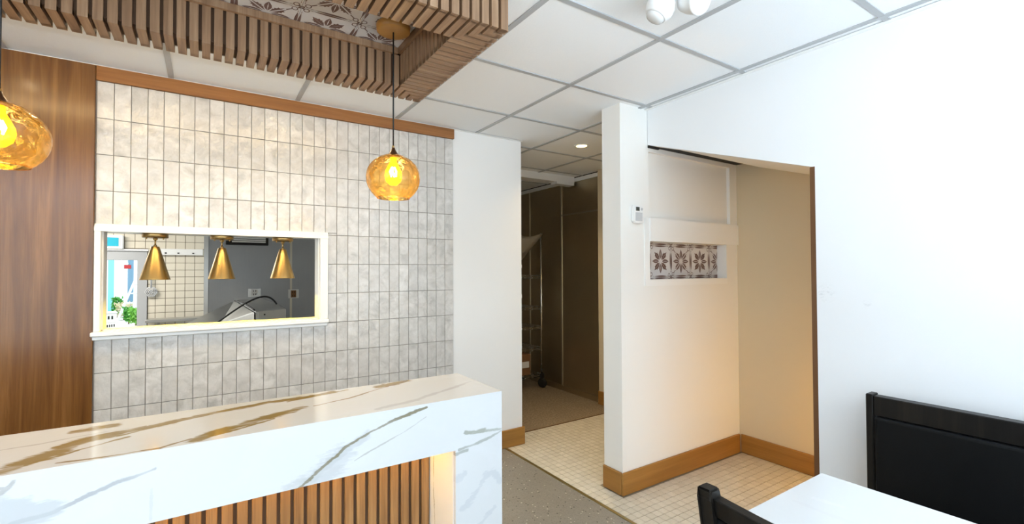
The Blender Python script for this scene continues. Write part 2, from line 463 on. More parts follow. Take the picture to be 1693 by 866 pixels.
M['paper'] = plain('paper_label', (0.75, 0.74, 0.70), 0.7)
M['teal'] = plain('teal_sign_face', (0.0, 0.42, 0.58), 0.4)
M['out_white'] = plain('white_render', (0.82, 0.84, 0.85), 0.8)
M['out_teal'] = plain('teal_fence', (0.22, 0.60, 0.62), 0.6)
M['out_blue'] = plain('blue_grey_board', (0.16, 0.30, 0.42), 0.6)
M['out_ground'] = plain('pale_patio', (0.66, 0.64, 0.60), 0.9)
M['alu'] = plain('aluminium', (0.72, 0.74, 0.75), 0.4, 0.2)
M['leaf'] = plain('green_leaf', (0.07, 0.32, 0.04), 0.5)
M['leaf2'] = plain('light_green_leaf', (0.20, 0.50, 0.08), 0.5)
M['straw'] = plain('straw_leaf', (0.62, 0.58, 0.40), 0.6)
M['red'] = plain('red_cloth', (0.45, 0.03, 0.03), 0.7)
M['led'] = emit('warm_led', (1.0, 0.74, 0.38), 44)
M['led_counter'] = emit('warm_led_counter', (1.0, 0.60, 0.12), 48)
M['lens'] = emit('downlight_lens', (1.0, 0.70, 0.22), 9)
M['lens_w'] = emit('downlight_lens_soft', (1.0, 0.78, 0.45), 30)
M['lamp_bulb'] = emit('heat_lamp_bulb', (1.0, 0.66, 0.0), 420)
M['filament'] = emit('hot_filament', (1.0, 0.85, 0.40), 60)
M['alcove_fill'] = emit('alcove_fill_bulb', (1.0, 0.56, 0.13), 75)  # glow of the unseen lamp added in the alcove
def mk_bulb():
    t = NT('yellow_bulb_glass')
    e = t.n('ShaderNodeEmission', {'Color': (1.0, 0.72, 0.02, 1), 'Strength': 3.2})
    tr = t.n('ShaderNodeBsdfTransparent', {'Color': (1, 0.95, 0.5, 1)})
    mx = t.n('ShaderNodeMixShader', {0: 0.45, 1: e.outputs[0], 2: tr.outputs[0]})
    t.t.links.new(mx.outputs[0], t.out.inputs[0]); return t.m
M['bulb'] = mk_bulb()
def mk_amber():
    t = NT('amber_glass'); v = t.co()
    lw = t.n('ShaderNodeLayerWeight', {'Blend': 0.35}).outputs['Facing']
    vo = t.n('ShaderNodeTexVoronoi', {'Vector': v, 'Scale': 26.0}, feature='SMOOTH_F1').outputs['Distance']
    nz = t.noise(v, 16, 3, 0.5, 0.6)
    nrm = t.bump(t.math('ADD', vo, nz), 0.8, 0.010)
    tint = t.mix(t.math('ADD', t.math('MULTIPLY', lw, 0.75), t.math('MULTIPLY', nz, 0.35), True), (1.0, 0.85, 0.50), (0.66, 0.32, 0.06))
    tr = t.n('ShaderNodeBsdfTransparent', {'Color': tint})
    gl = t.n('ShaderNodeBsdfGlossy', {'Color': (1, 0.92, 0.78, 1), 'Roughness': 0.04, 'Normal': nrm})
    fr = t.n('ShaderNodeFresnel', {'IOR': 1.5, 'Normal': nrm}).outputs[0]
    mx = t.n('ShaderNodeMixShader', {0: t.math('MULTIPLY', fr, 0.9, True), 1: tr.outputs[0], 2: gl.outputs[0]})
    tl = t.n('ShaderNodeBsdfTranslucent', {'Color': (1.0, 0.62, 0.20, 1), 'Normal': nrm})
    m2 = t.n('ShaderNodeMixShader', {0: 0.045, 1: mx.outputs[0], 2: tl.outputs[0]})
    t.t.links.new(m2.outputs[0], t.out.inputs[0]); return t.m
M['amber'] = mk_amber()
def mk_film():
    t = NT('clear_plastic_film'); v = t.co()
    nrm = t.bump(t.noise(v, 14, 4, 0.6, 1.0), 0.8, 0.02)
    tr = t.n('ShaderNodeBsdfTransparent', {'Color': (0.72, 0.66, 0.55, 1)})
    pb = t.n('ShaderNodeBsdfPrincipled', {'Base Color': (0.55, 0.47, 0.36, 1), 'Roughness': 0.18, 'Normal': nrm})
    mx = t.n('ShaderNodeMixShader', {0: 0.6, 1: tr.outputs[0], 2: pb.outputs[0]})
    t.t.links.new(mx.outputs[0], t.out.inputs[0]); return t.m
M['film'] = mk_film()
M['pane'] = M['film']

# ---------------------------------------------------------------- key dimensions
H = 2.390           # underside of the ceiling grid
YB = 3.066          # face of the back wall
YN = 2.028          # face of pillar and niche wall
XP0, XR, XN = 2.127, 2.375, 3.373     # pillar left edge, right wall, niche side wall
YJ = 1.065          # end of the right wall

# ---------------------------------------------------------------- floor
b = bx(-3.1, 1.932, -2.75, 3.2, -0.10, 0.0)
floor = struct('floor', b, M['floor'], 'grey speckled floor with dark and pale chips in front of the counter', 'floor')
b = bmn(); box(b, 1.945, 3.40, -1.0, 3.268, -0.10, -0.0025)
floor_m = struct('floor_mosaic', b, M['mosaic_grout'], 'beige square mosaic tile floor running past the pillar into the alcove', 'floor')
edge = obj('edge_strip', bx(1.930, 1.947, -2.75, 3.05, -0.1, 0.004), M['edge_strip'], floor_m); edge['label'] = 'thin brass strip where mosaic meets speckled floor'
obj('threshold', bx(2.10, 3.40, 3.266, 3.276, -0.05, 0.003), M['jamb_wood'], floor_m)
b = bx(1.948, 2.45, -2.75, -1.0, -0.1, 0.0); obj('floor_edge', b, M['mosaic_grout'], floor_m)
P = 0.051
def px(x, y, z):
    d = Vector((x, y, z-EYE)); f = d.dot(Fv)
    return (846+FPX*d.dot(R2)/f, 433-FPX*d.dot(U2)/f, f)
cells = []
for i in range(-3, 26):
    for j in range(-55, 29):
        x0, y0 = 2.057+P*i, 1.80+P*j
        x1, y1 = x0+P, y0+P
        x0 = max(x0, 1.948); x1 = min(x1, 3.372); y1 = min(y1, 3.265)
        if x1-x0 < 0.012 or y1-y0 < 0.012: continue
        cx, cyy = (x0+x1)/2, (y0+y1)/2
        if cx > XP0 and YN-0.02 < cyy < 2.20: continue
        if cx > XR-0.01 and cyy < YJ-0.01: continue
        if cyy > 3.05 and cx < 2.1: continue
        u, v, f = px(cx, cyy, 0) if cyy > 0.2 else (0, 0, 1)
        seen = cyy > 0.2 and 830 < u < 1345 and v < 866 and not (u > 1165 and v > 800+(u-1165)*0.5)
        if u > 1003 and cyy > 2.1: seen = False
        cells.append((0 if seen else 1, f, x0, x1, y0, y1))
cells.sort()
proto = None
stuff = bmn()
gpx = 0.0019
for k, (ns, f, x0, x1, y0, y1) in enumerate(cells):
    if k < 300 and not ns:
        full = abs(x1-x0-P) < 1e-4 and abs(y1-y0-P) < 1e-4
        if full and proto is not None:
            copy_part(proto, floor_m, ((x0+x1)/2, (y0+y1)/2, random.uniform(-0.0003, 0.0003)))
        else:
            a, c = (x1-x0)/2-gpx, (y1-y0)/2-gpx
            t_ = bmn(); bbox(t_, -a, a, -c, c, -0.006, 0.0, 0.0012)
            o = obj('floor_tile', t_, M['mosaic'], floor_m, ((x0+x1)/2, (y0+y1)/2, 0))
            if full: proto = o
    else:
        box(stuff, x0+gpx, x1-gpx, y0+gpx, y1-gpx, -0.006, 0)
o = obj('small_floor_tile', stuff, M['mosaic'], floor_m); o['kind'] = 'stuff'
b = bx(2.10, 3.60, 3.276, 6.1, -0.10, -0.001)
struct('floor_hall', b, M['hall'], 'brown flecked floor of the dim hall behind the pillar', 'floor')
b = bx(-3.1, 2.10, 3.2, 8.7, -0.66, -0.56)
struct('floor_kitchen', b, M['conc'], 'plain grey floor of the kitchen behind the hatch', 'floor')

# ---------------------------------------------------------------- ceiling: slab, lay-in tiles, tees
b = bx(-3.1, 3.65, -2.75, 6.1, H+0.03, H+0.10)
ceiling = struct('ceiling', b, M['white'], 'white suspended ceiling of square lay-in tiles in a metal grid', 'ceiling')
GX, GY, GP = 1.688, 1.362, 0.6135
b = bmn(); box(b, -3.05, 3.5, 6.1, 8.75, H+0.02, H+0.1); box(b, -3.1, 2.1, 3.1, 6.1, H, H+0.03)
struct('ceiling_kitchen', b, M['white'], 'plain white ceiling above the kitchen behind the hatch', 'ceiling')
TW = 0.024
tp = {}
for i in range(-8, 4):
    for j in range(-7, 8):
        x0, x1 = GX+0.615*i, GX+0.615*(i+1)
        y0, y1 = GY+GP*j, GY+GP*(j+1)
        x0 = max(x0, -3.0); y0 = max(y0, -2.6)
        if y0 >= YB-0.02 or y0 > 3.0:
            x0 = max(x0, 2.1)
        elif y1 > YB and x1 <= 2.1+0.02:
            y1 = min(y1, YB)
        x1 = min(x1, 3.42)
        if y0 < 1.9 and x0 > 2.29:
            x1 = min(x1, 2.374)
        if x1-x0 < 0.05 or y1-y0 < 0.05: continue
        sx, sy = round(x1-x0-0.004, 3), round(y1-y0-0.004, 3)
        key = (sx, sy)
        if key not in tp:
            t_ = bmn(); box(t_, -sx/2, sx/2, -sy/2, sy/2, 0, 0.016)
            tp[key] = obj('ceiling_tile', t_, M['ceil'], ceiling, ((x0+x1)/2, (y0+y1)/2, H+0.006))
        else:
            copy_part(tp[key], ceiling, ((x0+x1)/2, (y0+y1)/2, H+0.006))
for i in range(-7, 4):
    x = GX+0.615*i
    yl = YB if x < 2.1 else 6.0
    y0 = -2.6 if x < XR else 2.19
    o = obj('grid_tee', bx(-TW/2, TW/2, y0, yl, 0, 0.012), M['tee'], ceiling, (x, 0, H))
for j in range(-6, 8):
    y = GY+GP*j
    xs, xe = (-3.0, XR if y < YN else 3.42)
    if y > YB: xs = 2.1
    obj('grid_tee', bx(xs, xe, -TW/2, TW/2, 0, 0.011), M['tee'], ceiling, (0, y, H+0.0008))
o = obj('wall_angle', bx(XR-0.026, XR-0.001, -2.6, YN, H-0.001, H+0.003), M['trim_white'], ceiling)
o = obj('wall_angle', bx(-3.0, 2.1, YB-0.022, YB-0.001, H-0.001, H+0.002), M['trim_white'], ceiling)

# ---------------------------------------------------------------- walls
OX0, OX1, OZ0, OZ1 = -0.432, 0.590, 1.072, 1.576       # hatch opening
YW = 3.165
b = bmn()
box(b, -3.0, OX0, YB, YW, -0.6, H+0.02); box(b, OX1, 2.10, YB, YW, -0.6, H+0.02)
box(b, OX0, OX1, YB, YW, -0.6, OZ0); box(b, OX0, OX1, YB, YW, OZ1, H+0.02)
wall_back = struct('wall_back', b, M['white'], 'back wall with pale glazed tiles, a serving hatch and a white end', 'wall')
W_, T_ = 0.0674, 0.18083
TX0, ZT = -0.4558, 2.132
b = bmn()
tx1 = TX0+29*W_
for (x0, x1, z0, z1) in ((TX0, OX0-0.01, 0, 2.318), (OX1+0.02, tx1, 0, 2.318), (OX0-0.01, OX1+0.02, 0, OZ0-0.01), (OX0-0.01, OX1+0.02, OZ1+0.01, 2.318)):
    box(b, x0, x1, YB-0.0045, YB, z0, z1)
obj('grout_bed', b, M['grout'], wall_back)
tp = {}
lower = bmn()
FX0, FX1, FZ0, FZ1 = -0.4558, 0.632, 1.045, 1.603
def put_tile(x0, x1, z0, z1):
    g = 0.0015
    x0 += g; x1 -= g; z0 += g; z1 -= g
    if x1-x0 < 0.008 or z1-z0 < 0.008: return
    if z1 < 0.50:
        box(lower, x0, x1, YB-0.0075, YB-0.002, z0, z1); return
    key = (round(x1-x0, 4), round(z1-z0, 4))
    if key not in tp:
        t_ = bmn(); a, c = key[0]/2, key[1]/2
        bbox(t_, -a, a, -0.008, 0.0, -c, c, 0.0014)
        tp[key] = obj('wall_tile', t_, M['tile'], wall_back); o = tp[key]
    else:
        o = copy_part(tp[key], wall_back)
    o.location = ((x0+x1)/2, YB-random.uniform(-0.0004, 0.0008), (z0+z1)/2)
    o.rotation_euler = (math.radians(random.gauss(0, 0.35)), 0, math.radians(random.gauss(0, 0.5)))
for i in range(29):
    x0, x1 = TX0+W_*i, TX0+W_*(i+1)
    for k in range(-1, 12):
        z1, z0 = ZT-T_*k, ZT-T_*(k+1)
        if k == -1: z1 = 2.318
        z0 = max(z0, 0.0)
        if x0 >= FX1-0.001 or z0 >= FZ1 or z1 <= FZ0:
            put_tile(x0, x1, z0, z1)
        else:
            if x1 > FX1+0.004: put_tile(FX1, x1, max(z0, FZ0), min(z1, FZ1))
            if z1 > FZ1: put_tile(x0, x1, FZ1, z1)
            if z0 < FZ0: put_tile(x0, x1, z0, FZ0)
            if x0 < FX1 < x1:
                pass
o = obj('lower_wall_tile', lower, M['tile'], wall_back); o['kind'] = 'stuff'

# header trim and wood panel
struct('trim_1', bx(-0.457, 1.502, YB-0.022, YB, 2.318, H-0.001, 0.002), M['trim_wood'], 'orange-brown wooden band along the top of the tiled wall', 'trim')
struct('trim_2', bx(-2.2, -0.458, YB-0.024, YB, 0.0, H-0.001, 0.002), M['panel_wood'], 'tall polished brown wood panel left of the tiled wall', 'wall panel')

# hatch frame (window_1)
win = thing('window_1', 'white framed serving hatch in the tiled wall looking into the kitchen', 'hatch'); win['kind'] = 'structure'
def frame_bar(x0, x1, z0, z1, horiz, outer):
    """moulding: inner flat, outer edge chamfered"""
    b = bmn()
    yf, yb = YB-0.030, YB+0.0
    if horiz == 'top':
        poly = [(yb, z0), (yf, z0), (yf, z1-0.020), (yf+0.018, z1), (yb, z1)]
        prism(b, poly, lambda p, q, a: (a, p, q), x0, x1)
    else:
        box(b, x0, x1, yf, yb, z0, z1)
    return b
obj('window_frame', frame_bar(-0.4565, 0.6355, 1.568, 1.606, 'top', 0), M['trim_white'], win)
obj('window_frame', bx(-0.4565, -0.430, YB-0.030, YB, 1.072, 1.568, 0.003), M['trim_white'], win)
obj('window_frame', bx(0.588, 0.6355, YB-0.030, YB, 1.072, 1.568, 0.003), M['trim_white'], win)
obj('window_sill', bx(-0.466, 0.640, YB-0.045, YB, 1.050, 1.072, 0.004), M['trim_white'], win)
obj('sill_moulding', bx(-0.462, 0.634, YB-0.026, YB, 1.030, 1.051, 0.004), M['trim_white'], win)
b = bmn()
box(b, OX0, OX0+0.008, YB, YW+0.004, OZ0, OZ1); box(b, OX1-0.008, OX1, YB, YW+0.004, OZ0, OZ1)
box(b, OX0, OX1, YB, YW+0.004, OZ1-0.008, OZ1); box(b, OX0, OX1, YB, YW+0.004, OZ0, OZ0+0.006)
obj('window_lining', b, M['trim_white'], win)

# right wall, with the stair-sloped opening into the alcove
b = bmn()
SL = (2.169-1.849)/(YN-YJ)
poly = [(-2.7, -0.05), (YJ-0.022, -0.05), (YJ-0.022, 1.849-SL*0.022), (YN-0.002, 2.169), (YN-0.002, H+0.02), (-2.7, H+0.02)]
prism(b, poly, lambda p, q, a: (a, p, q), XR, XR+0.10)
wall_right = struct('wall_right', b, M['wall_scuff'], 'big plain white right wall with a slanted opening cut in it', 'wall')
b = bx(XR-0.001, XR+0.101, YJ-0.022, YJ, 0.0, 1.845)
struct('trim_3', b, M['jamb_wood'], 'thin dark brown wooden edge on the end of the right wall', 'trim')
b = bmn()
sof = lambda y: 1.849+SL*(y-YJ)
prism(b, [(-0.2, sof(-0.2)), (1.85, sof(1.85)), (1.85, sof(1.85)+0.08), (-0.2, sof(-0.2)+0.08)], lambda p, q, a: (a, p, q), XR+0.10, XN)
struct('ceiling_alcove', b, M['niche_white'], 'sloping white underside over the alcove beside the right wall', 'ceiling')

# pillar and alcove back wall with its tiled niche
NX0, NX1, NZ0, NZ1 = 2.384, 3.232, 1.303, 1.550
b = bmn()
box(b, XP0, XN, 2.112, 2.183, -0.05, H+0.02)
box(b, XP0, XR, YN, 2.112, -0.05, H+0.02)
box(b, XR, NX0, YN, 2.112, -0.05, 2.19)
box(b, NX0, XN, YN, 2.112, -0.05, NZ0)
box(b, NX1, XN, YN, 2.112, NZ0, NZ1)
box(b, NX0, XN, YN, 2.112, NZ1, 1.700)
box(b, NX0, 3.283, YN+0.025, 2.112, 1.700, 2.128)
box(b, 3.283, XN, YN, 2.112, 1.700, 2.128)
box(b, NX0, XN, YN, 2.112, 2.128, 2.19)
wall_niche = struct('wall_alcove', b, M['niche_white'], 'white pillar and alcove wall with a shallow patterned tile niche', 'wall')
obj('niche_board', bx(2.338, NX0, YN-0.007, YN, 1.262, 1.700), M['trim_white'], wall_niche)
obj('niche_board', bx(NX0, 3.227, YN-0.007, YN, 1.262, NZ0), M['trim_white'], wall_niche)
obj('niche_ledge', bx(NX0, XN-0.001, YN-0.012, YN, NZ1, 1.700), M['trim_white'], wall_niche)
obj('gap_shade', bx(XR+0.1, XN, 1.856, YN-0.001, 2.158, 2.20), M['dark'], wall_niche)  # black strip standing in for the darkness of the open gap
obj('gap_shade', bx(XR+0.001, XR+0.1, YN-0.012, YN-0.001, 2.150, 2.1645), M['dark'], wall_niche)  # same gap shade carried on as black under the header
b = bx(XN, XN+0.12, -0.2, 3.53, -0.05, H+0.02)
struct('wall_side', b, M['cream'], 'warm white side wall at the far end of the alcove', 'wall')
b = bx(XR+0.1, XN, -0.3, -0.2, -0.05, 1.6)
struct('wall_closet', b, M['niche_white'], 'white end wall of the alcove hidden behind the right wall', 'wall')

# baseboards
def baseboard(name, x0, x1, y0, y1, label, mat, cap):
    b = bmn()
    bbox(b, x0, x1, y0, y1, 0.001, 0.137, 0.004)
    return struct(name, b, M[mat], label, 'baseboard')
baseboard('baseboard_alcove', XP0-0.016, XN-0.018, YN-0.017, YN-0.001, 'oak-coloured baseboard along the pillar front and alcove back wall', 'base_wood', 'y')
baseboard('baseboard_pillar', XP0-0.017, XP0-0.001, YN, 2.183, 'short oak-coloured baseboard on the narrow left face of the pillar', 'base_wood_y', 'x')
baseboard('baseboard_side', XN-0.017, XN-0.001, YJ-0.6, YN-0.018, 'oak-coloured baseboard along the alcove side wall', 'base_wood_y', 'x')
baseboard('baseboard_back', 1.505, 2.118, YB-0.017, YB-0.001, 'oak-coloured baseboard under the white end of the back wall', 'base_wood', 'y')
baseboard('baseboard_return', 2.101, 2.118, YB, YW, 'short oak baseboard return at the hall corner', 'base_wood_y', 'x')
baseboard('baseboard_hall', XN-0.017, XN-0.001, 2.19, 3.53, 'oak-coloured baseboard at the far end of the hall beside the steel panels', 'base_wood_y', 'x')

# hall walls
b = bx(2.04, 2.10, YW, 6.1, -0.6, H+0.02)
struct('wall_hall_left', b, M['white'], 'white wall dividing the hall from the kitchen', 'wall')
b = bx(2.10, 3.6, 6.0, 6.1, -0.1, H+0.02)
struct('wall_hall_end', b, M['niche_white'], 'end wall of the dim hall', 'wall')
b = bx(3.440, 3.6, 3.53, 6.0, -0.1, H+0.02)
wall_hall = struct('wall_hall_right', b, M['dark'], 'hall wall clad in tall dull dark steel panels', 'wall')
for (y0, y1, z0, z1) in ((3.535, 4.182, 0.055, 1.990), (3.535, 4.182, 1.998, 2.345), (4.192, 4.812, 0.055, 2.345), (4.822, 5.5, 0.055, 2.345), (5.51, 5.99, 0.055, 2.345)):
    obj('steel_panel', bx(3.428, 3.440, y0, y1, z0, z1, 0.002), M['steel_panel'], wall_hall)
for y in (4.187, 4.817): obj('joint_strip', bx(3.422, 3.430, y-0.011, y+0.011, 0.055, 2.345), M['strip_steel'], wall_hall)
obj('joint_strip', bx(3.422, 3.430, 3.535, 4.176, 1.985, 2.003), M['strip_steel'], wall_hall)
obj('top_rail', bx(3.415, 3.440, 3.53, 6.0, 2.345, 2.385), M['niche_white'], wall_hall)
obj('base_rail', bx(3.412, 3.440, 3.53, 6.0, 0.0, 0.055), M['steel_panel'], wall_hall)
obj('corner_strip', bx(3.395, 3.440, 3.531, 3.55, 0.0, 2.385), M['strip_steel'], wall_hall)
bb = bmn(); box(bb, 2.10, 3.405, 3.93, 4.07, 2.322, H+0.02); box(bb, 3.16, 3.405, 3.932, 4.03, 2.298, 2.323)
struct('trim_5', bb, M['white'], 'low white bulkhead beam across the hall ceiling', 'beam')

# unseen room shell: front wall with shop window, left wall with window
b = bmn()
box(b, -3.1, 2.5, -2.75, -2.62, -0.05, 0.5); box(b, -3.1, 2.5, -2.75, -2.62, 2.35, H+0.1)
box(b, -3.1, -2.85, -2.75, -2.62, 0.5, 2.35); box(b, 2.40, 2.5, -2.75, -2.62, 0.5, 2.35)
struct('wall_front', b, M['white'], 'front wall around the shop window behind the camera', 'wall')
b = bmn()
box(b, -3.12, -3.0, -2.62, -2.25, -0.05, H+0.1); box(b, -3.12, -3.0, 0.45, 3.2, -0.05, H+0.1)
box(b, -3.12, -3.0, -2.25, 0.45, -0.05, 0.5); box(b, -3.12, -3.0, -2.25, 0.45, 2.35, H+0.1)
struct('wall_left', b, M['white'], 'left wall with a side window outside the view', 'wall')

# ---------------------------------------------------------------- patterned tiles (flat print on real tiles)
def poly_face(bm, pts, z, mi):
    vs_ = [bm.verts.new((p[0], p[1], z)) for p in pts]
    f = bm.faces.new(vs_); f.material_index = mi
def rot(pts, a):
    c, s = math.cos(a), math.sin(a)
    return [(p[0]*c-p[1]*s, p[0]*s+p[1]*c) for p in pts]
def motif(bm, s, z, kind):
    S = lambda pts: [(p[0]*s, p[1]*s) for p in pts]
    def lens(r0, r1, hw, n=7):
        up = [(r0+(r1-r0)*i/n, hw*math.sin(PI*(i/n)**0.85)) for i in range(n+1)]
        return up+[(x, -y) for x, y in up[-2:0:-1]]
    for k in range(4):
        a = k*PI/2
        for side in (1, -1):      # straight petals with a pale midrib
            half = [(0.07, 0.004*side)]+[(0.07+0.32*i/7, max(0.004, 0.062*math.sin(PI*(i/7)**0.9))*side) for i in range(1, 7)]+[(0.39, 0.0)]
            half += [(0.30, 0.004*side), (0.22, 0.010*side), (0.14, 0.004*side)]
            poly_face(bm, S(rot(half, a)), z, 1)
        g = 0.014 if kind else 0.002
        for side in (1, -1):      # serrated diagonal leaves
            lf = [(0.06, g), (0.13, 0.045), (0.17, 0.075), (0.20, 0.062), (0.235, 0.095), (0.26, 0.065), (0.31, 0.082), (0.31, 0.045), (0.40, 0.03 if kind else 0.0), (0.33, g)]
            if not kind: lf[-1] = (0.33, 0.002)
            lf = [(x, y*side) for x, y in lf]
            poly_face(bm, S(rot(lf, a+PI/4)), z, 1)
        # border: long lens on the tile edge and thin lines
        le = [(x, y) for x, y in lens(-0.30, 0.30, 0.026, 8)]
        poly_face(bm, S(rot([(p[0], p[1]+0.470) for p in le], a)), z, 1)
        for sgn in (1, -1):
            poly_face(bm, S(rot([(sgn*0.30, 0.464), (sgn*0.36, 0.464), (sgn*0.36, 0.474), (sgn*0.30, 0.474)], a)), z, 1)
        # corner scroll: ring + ribbon
        cxy = rot([(0.405, 0.405)], a)[0] if kind else rot([(0.435, 0.41)], a)[0]
        N = 12
        for i in range(N):
            a0, a1 = 2*PI*i/N, 2*PI*(i+1)/N
            q = [(cxy[0]+r*math.cos(t), cxy[1]+r*math.sin(t)*1.15) for r, t in ((0.038, a0), (0.055, a0), (0.055, a1), (0.038, a1))]
            poly_face(bm, S(q), z, 1)
        if kind:
            poly_face(bm, S(rot([(0.40, -0.012), (0.52, -0.012), (0.52, 0.012), (0.40, 0.012)], a+PI/4)), z, 1)
        poly_face(bm, S(rot([(0.445, 0.445), (0.495, 0.455), (0.495, 0.495), (0.455, 0.495)], a)), z, 1)
def clip(bm, x0, x1, y0, y1):
    for co_, no in (((x0, 0, 0), (-1, 0, 0)), ((x1, 0, 0), (1, 0, 0)), ((0, y0, 0), (0, -1, 0)), ((0, y1, 0), (0, 1, 0))):
        g = list(bm.verts)+list(bm.edges)+list(bm.faces)
        bmesh.ops.bisect_plane(bm, geom=g, plane_co=co_, plane_no=no, clear_outer=True)
def pattern_tile(s, kind, x0, x1, y0, y1):
    """tile lying in xy, face up, clipped to the given local rectangle"""
    bm = bmn()
    x0 = max(x0, -s/2+0.0006); x1 = min(x1, s/2-0.0006); y0 = max(y0, -s/2+0.0006); y1 = min(y1, s/2-0.0006)
    motif(bm, s, 0.0004, kind)
    clip(bm, x0, x1, y0, y1)
    box(bm, x0, x1, y0, y1, -0.007, 0.0)
    return bm
cache = {}
def place_pattern(parent, kind, s, rect, mat4, body):
    key = (kind, s, tuple(round(r, 4) for r in rect), body)
    if key in cache:
        o = copy_part(cache[key], parent)
    else:
        o = obj('patterned_tile', pattern_tile(s, kind, *rect), [M[body], M['pt_ink']], parent, recalc=False)
        cache[key] = o
    o.matrix_local = mat4
    return o
# niche tiles, facing -y
PS = 0.2165
for c in range(-1, 4):
    for r in range(-1, 2):
        cx = 2.478+PS*(c+0.5); cz = 1.4245+PS*r
        rect = (NX0-cx, NX1-cx, NZ0-cz, NZ1-cz)
        if min(rect[1], PS/2)-max(rect[0], -PS/2) < 0.005 or min(rect[3], PS/2)-max(rect[2], -PS/2) < 0.005: continue
        mt = Matrix.Translation((cx, 2.1048, cz)) @ Matrix.Rotation(PI/2, 4, 'X')
        place_pattern(wall_niche, (c+r) % 2, PS, rect, mt, 'pt_body2' if (c+r) % 2 == 0 else 'pt_body')

# ---------------------------------------------------------------- slatted ceiling frame over the counter
RX0, RX1, RY0, RY1, RZ = -1.30, 0.880, 1.357, 2.180, 2.200
BW = 0.150                       # band width
IX0, IX1, IY0, IY1 = RX0+BW, RX1-BW, RY0+BW, RY1-BW
ring = thing('slatted_ceiling_frame', 'rectangular brown fluted wood frame hung under the ceiling above the counter', 'ceiling feature')
st = 0.020
b = bmn()
box(b, RX0+st, RX1-st, RY0+st, IY0-st, RZ+st, H-0.004); box(b, RX0+st, RX1-st, IY1+st, RY1-st, RZ+st, H-0.004)
box(b, RX0+st, IX0-st, IY0-st, IY1+st, RZ+st, H-0.004); box(b, IX1+st, RX1-st, IY0-st, IY1+st, RZ+st, H-0.004)
obj('frame_core', b, M['slat_back'], ring)
pitch = 0.0376; sw = 0.0268
ZI = 2.338
def slat_mesh(w, d_out, band, mitre0, mitre1, inner):
    """U-shaped slat in local space: runs across the band along +v (v=0 outer face, v=band inner face), u = slat width.
    mitre0/1: how far the bottom reaches at each side of the slat (length from the outer face)"""
    bm = bmn()
    h = w/2
    # outer face
    box(bm, -h, h, 0, st, RZ, H-0.004)
    # bottom, with mitred end
    prism(bm, [(-h, st*0.5), (h, st*0.5), (h, mitre1), (-h, mitre0)], lambda p, q, a: (p, q, a), RZ, RZ+st)
    if inner: box(bm, -h, h, band-st, band, RZ+0.0005, ZI)
    return bm
slc = {}
def add_slat(kind, key, m0, m1, inner, mat4):
    k = (round(m0, 3), round(m1, 3), inner)
    if k in slc: o = copy_part(slc[k], ring)
    else:
        bm = slat_mesh(sw, st, BW, m0, m1, inner)
        o = obj('slat', bm, M['slat_wood'], ring, bevel=0); slc[k] = o
    o.matrix_local = mat4
def side_slats(length, place):
    n = int(length/pitch)
    for i in range(n+1):
        u = length-0.017-i*pitch
        if u < 0.012: break
        l0, r0 = u-sw/2, u+sw/2
        f = lambda t: max(st, min(BW, t, length-t))
        inner = (u > BW+0.004 and u < length-BW-0.004)
        yield u, f(l0), f(r0), inner
Lx, Ly = RX1-RX0, RY1-RY0
for u, a, c, inn in side_slats(Lx, None):     # near side (outer face -y) and far side
    add_slat('n', 0, a, c, inn, Matrix.Translation((RX0+u, RY0, 0)))
    mt = Matrix(((1, 0, 0, RX0+u), (0, -1, 0, RY1), (0, 0, 1, 0), (0, 0, 0, 1)))
    add_slat('f', 0, a, c, inn, mt)
for u, a, c, inn in side_slats(Ly, None):
    mt = Matrix(((0, -1, 0, RX1), (1, 0, 0, RY0+u), (0, 0, 1, 0), (0, 0, 0, 1)))
    add_slat('r', 0, a, c, inn, mt)
    mt = Matrix(((0, 1, 0, RX0), (1, 0, 0, RY0+u), (0, 0, 1, 0), (0, 0, 0, 1)))
    add_slat('l', 0, a, c, inn, mt)
b = bmn()      # inner top moulding
for (x0, x1, y0, y1) in ((IX0, IX1, IY1-0.014, IY1), (IX0, IX1, IY0, IY0+0.014), (IX0, IX0+0.014, IY0, IY1), (IX1-0.014, IX1, IY0, IY1)):
    box(b, x0, x1, y0, y1, ZI, 2.3655)
o = obj('inner_moulding', b, M['slat_wood'], ring)
obj('top_board', bx(IX0-0.01, IX1+0.01, IY0-0.01, IY1+0.01, 2.3745, H-0.004), M['grout'], ring)
CS = 0.216
c = 0
for i in range(-8, 4):
    for j in range(-3, 3):
        cx = 0.300+CS*(i+0.5); cyy = 1.905+CS*(j+0.5)
        rect = (IX0-cx, IX1-cx, IY0-cyy, IY1-cyy)
        if min(rect[1], CS/2)-max(rect[0], -CS/2) < 0.005 or min(rect[3], CS/2)-max(rect[2], -CS/2) < 0.005: continue
        # face down: flip about x
        rect2 = (rect[0], rect[1], -rect[3], -rect[2])
        mt = Matrix.Translation((cx, cyy, 2.367)) @ Matrix.Rotation(PI, 4, 'X')
        place_pattern(ring, (i+j) % 2, CS, rect2, mt, 'pt_body')
obj('led_strip', bx(RX0+0.03, RX1-0.03, RY1+0.002, RY1+0.012, H-0.030, H-0.020), M['led'], ring)

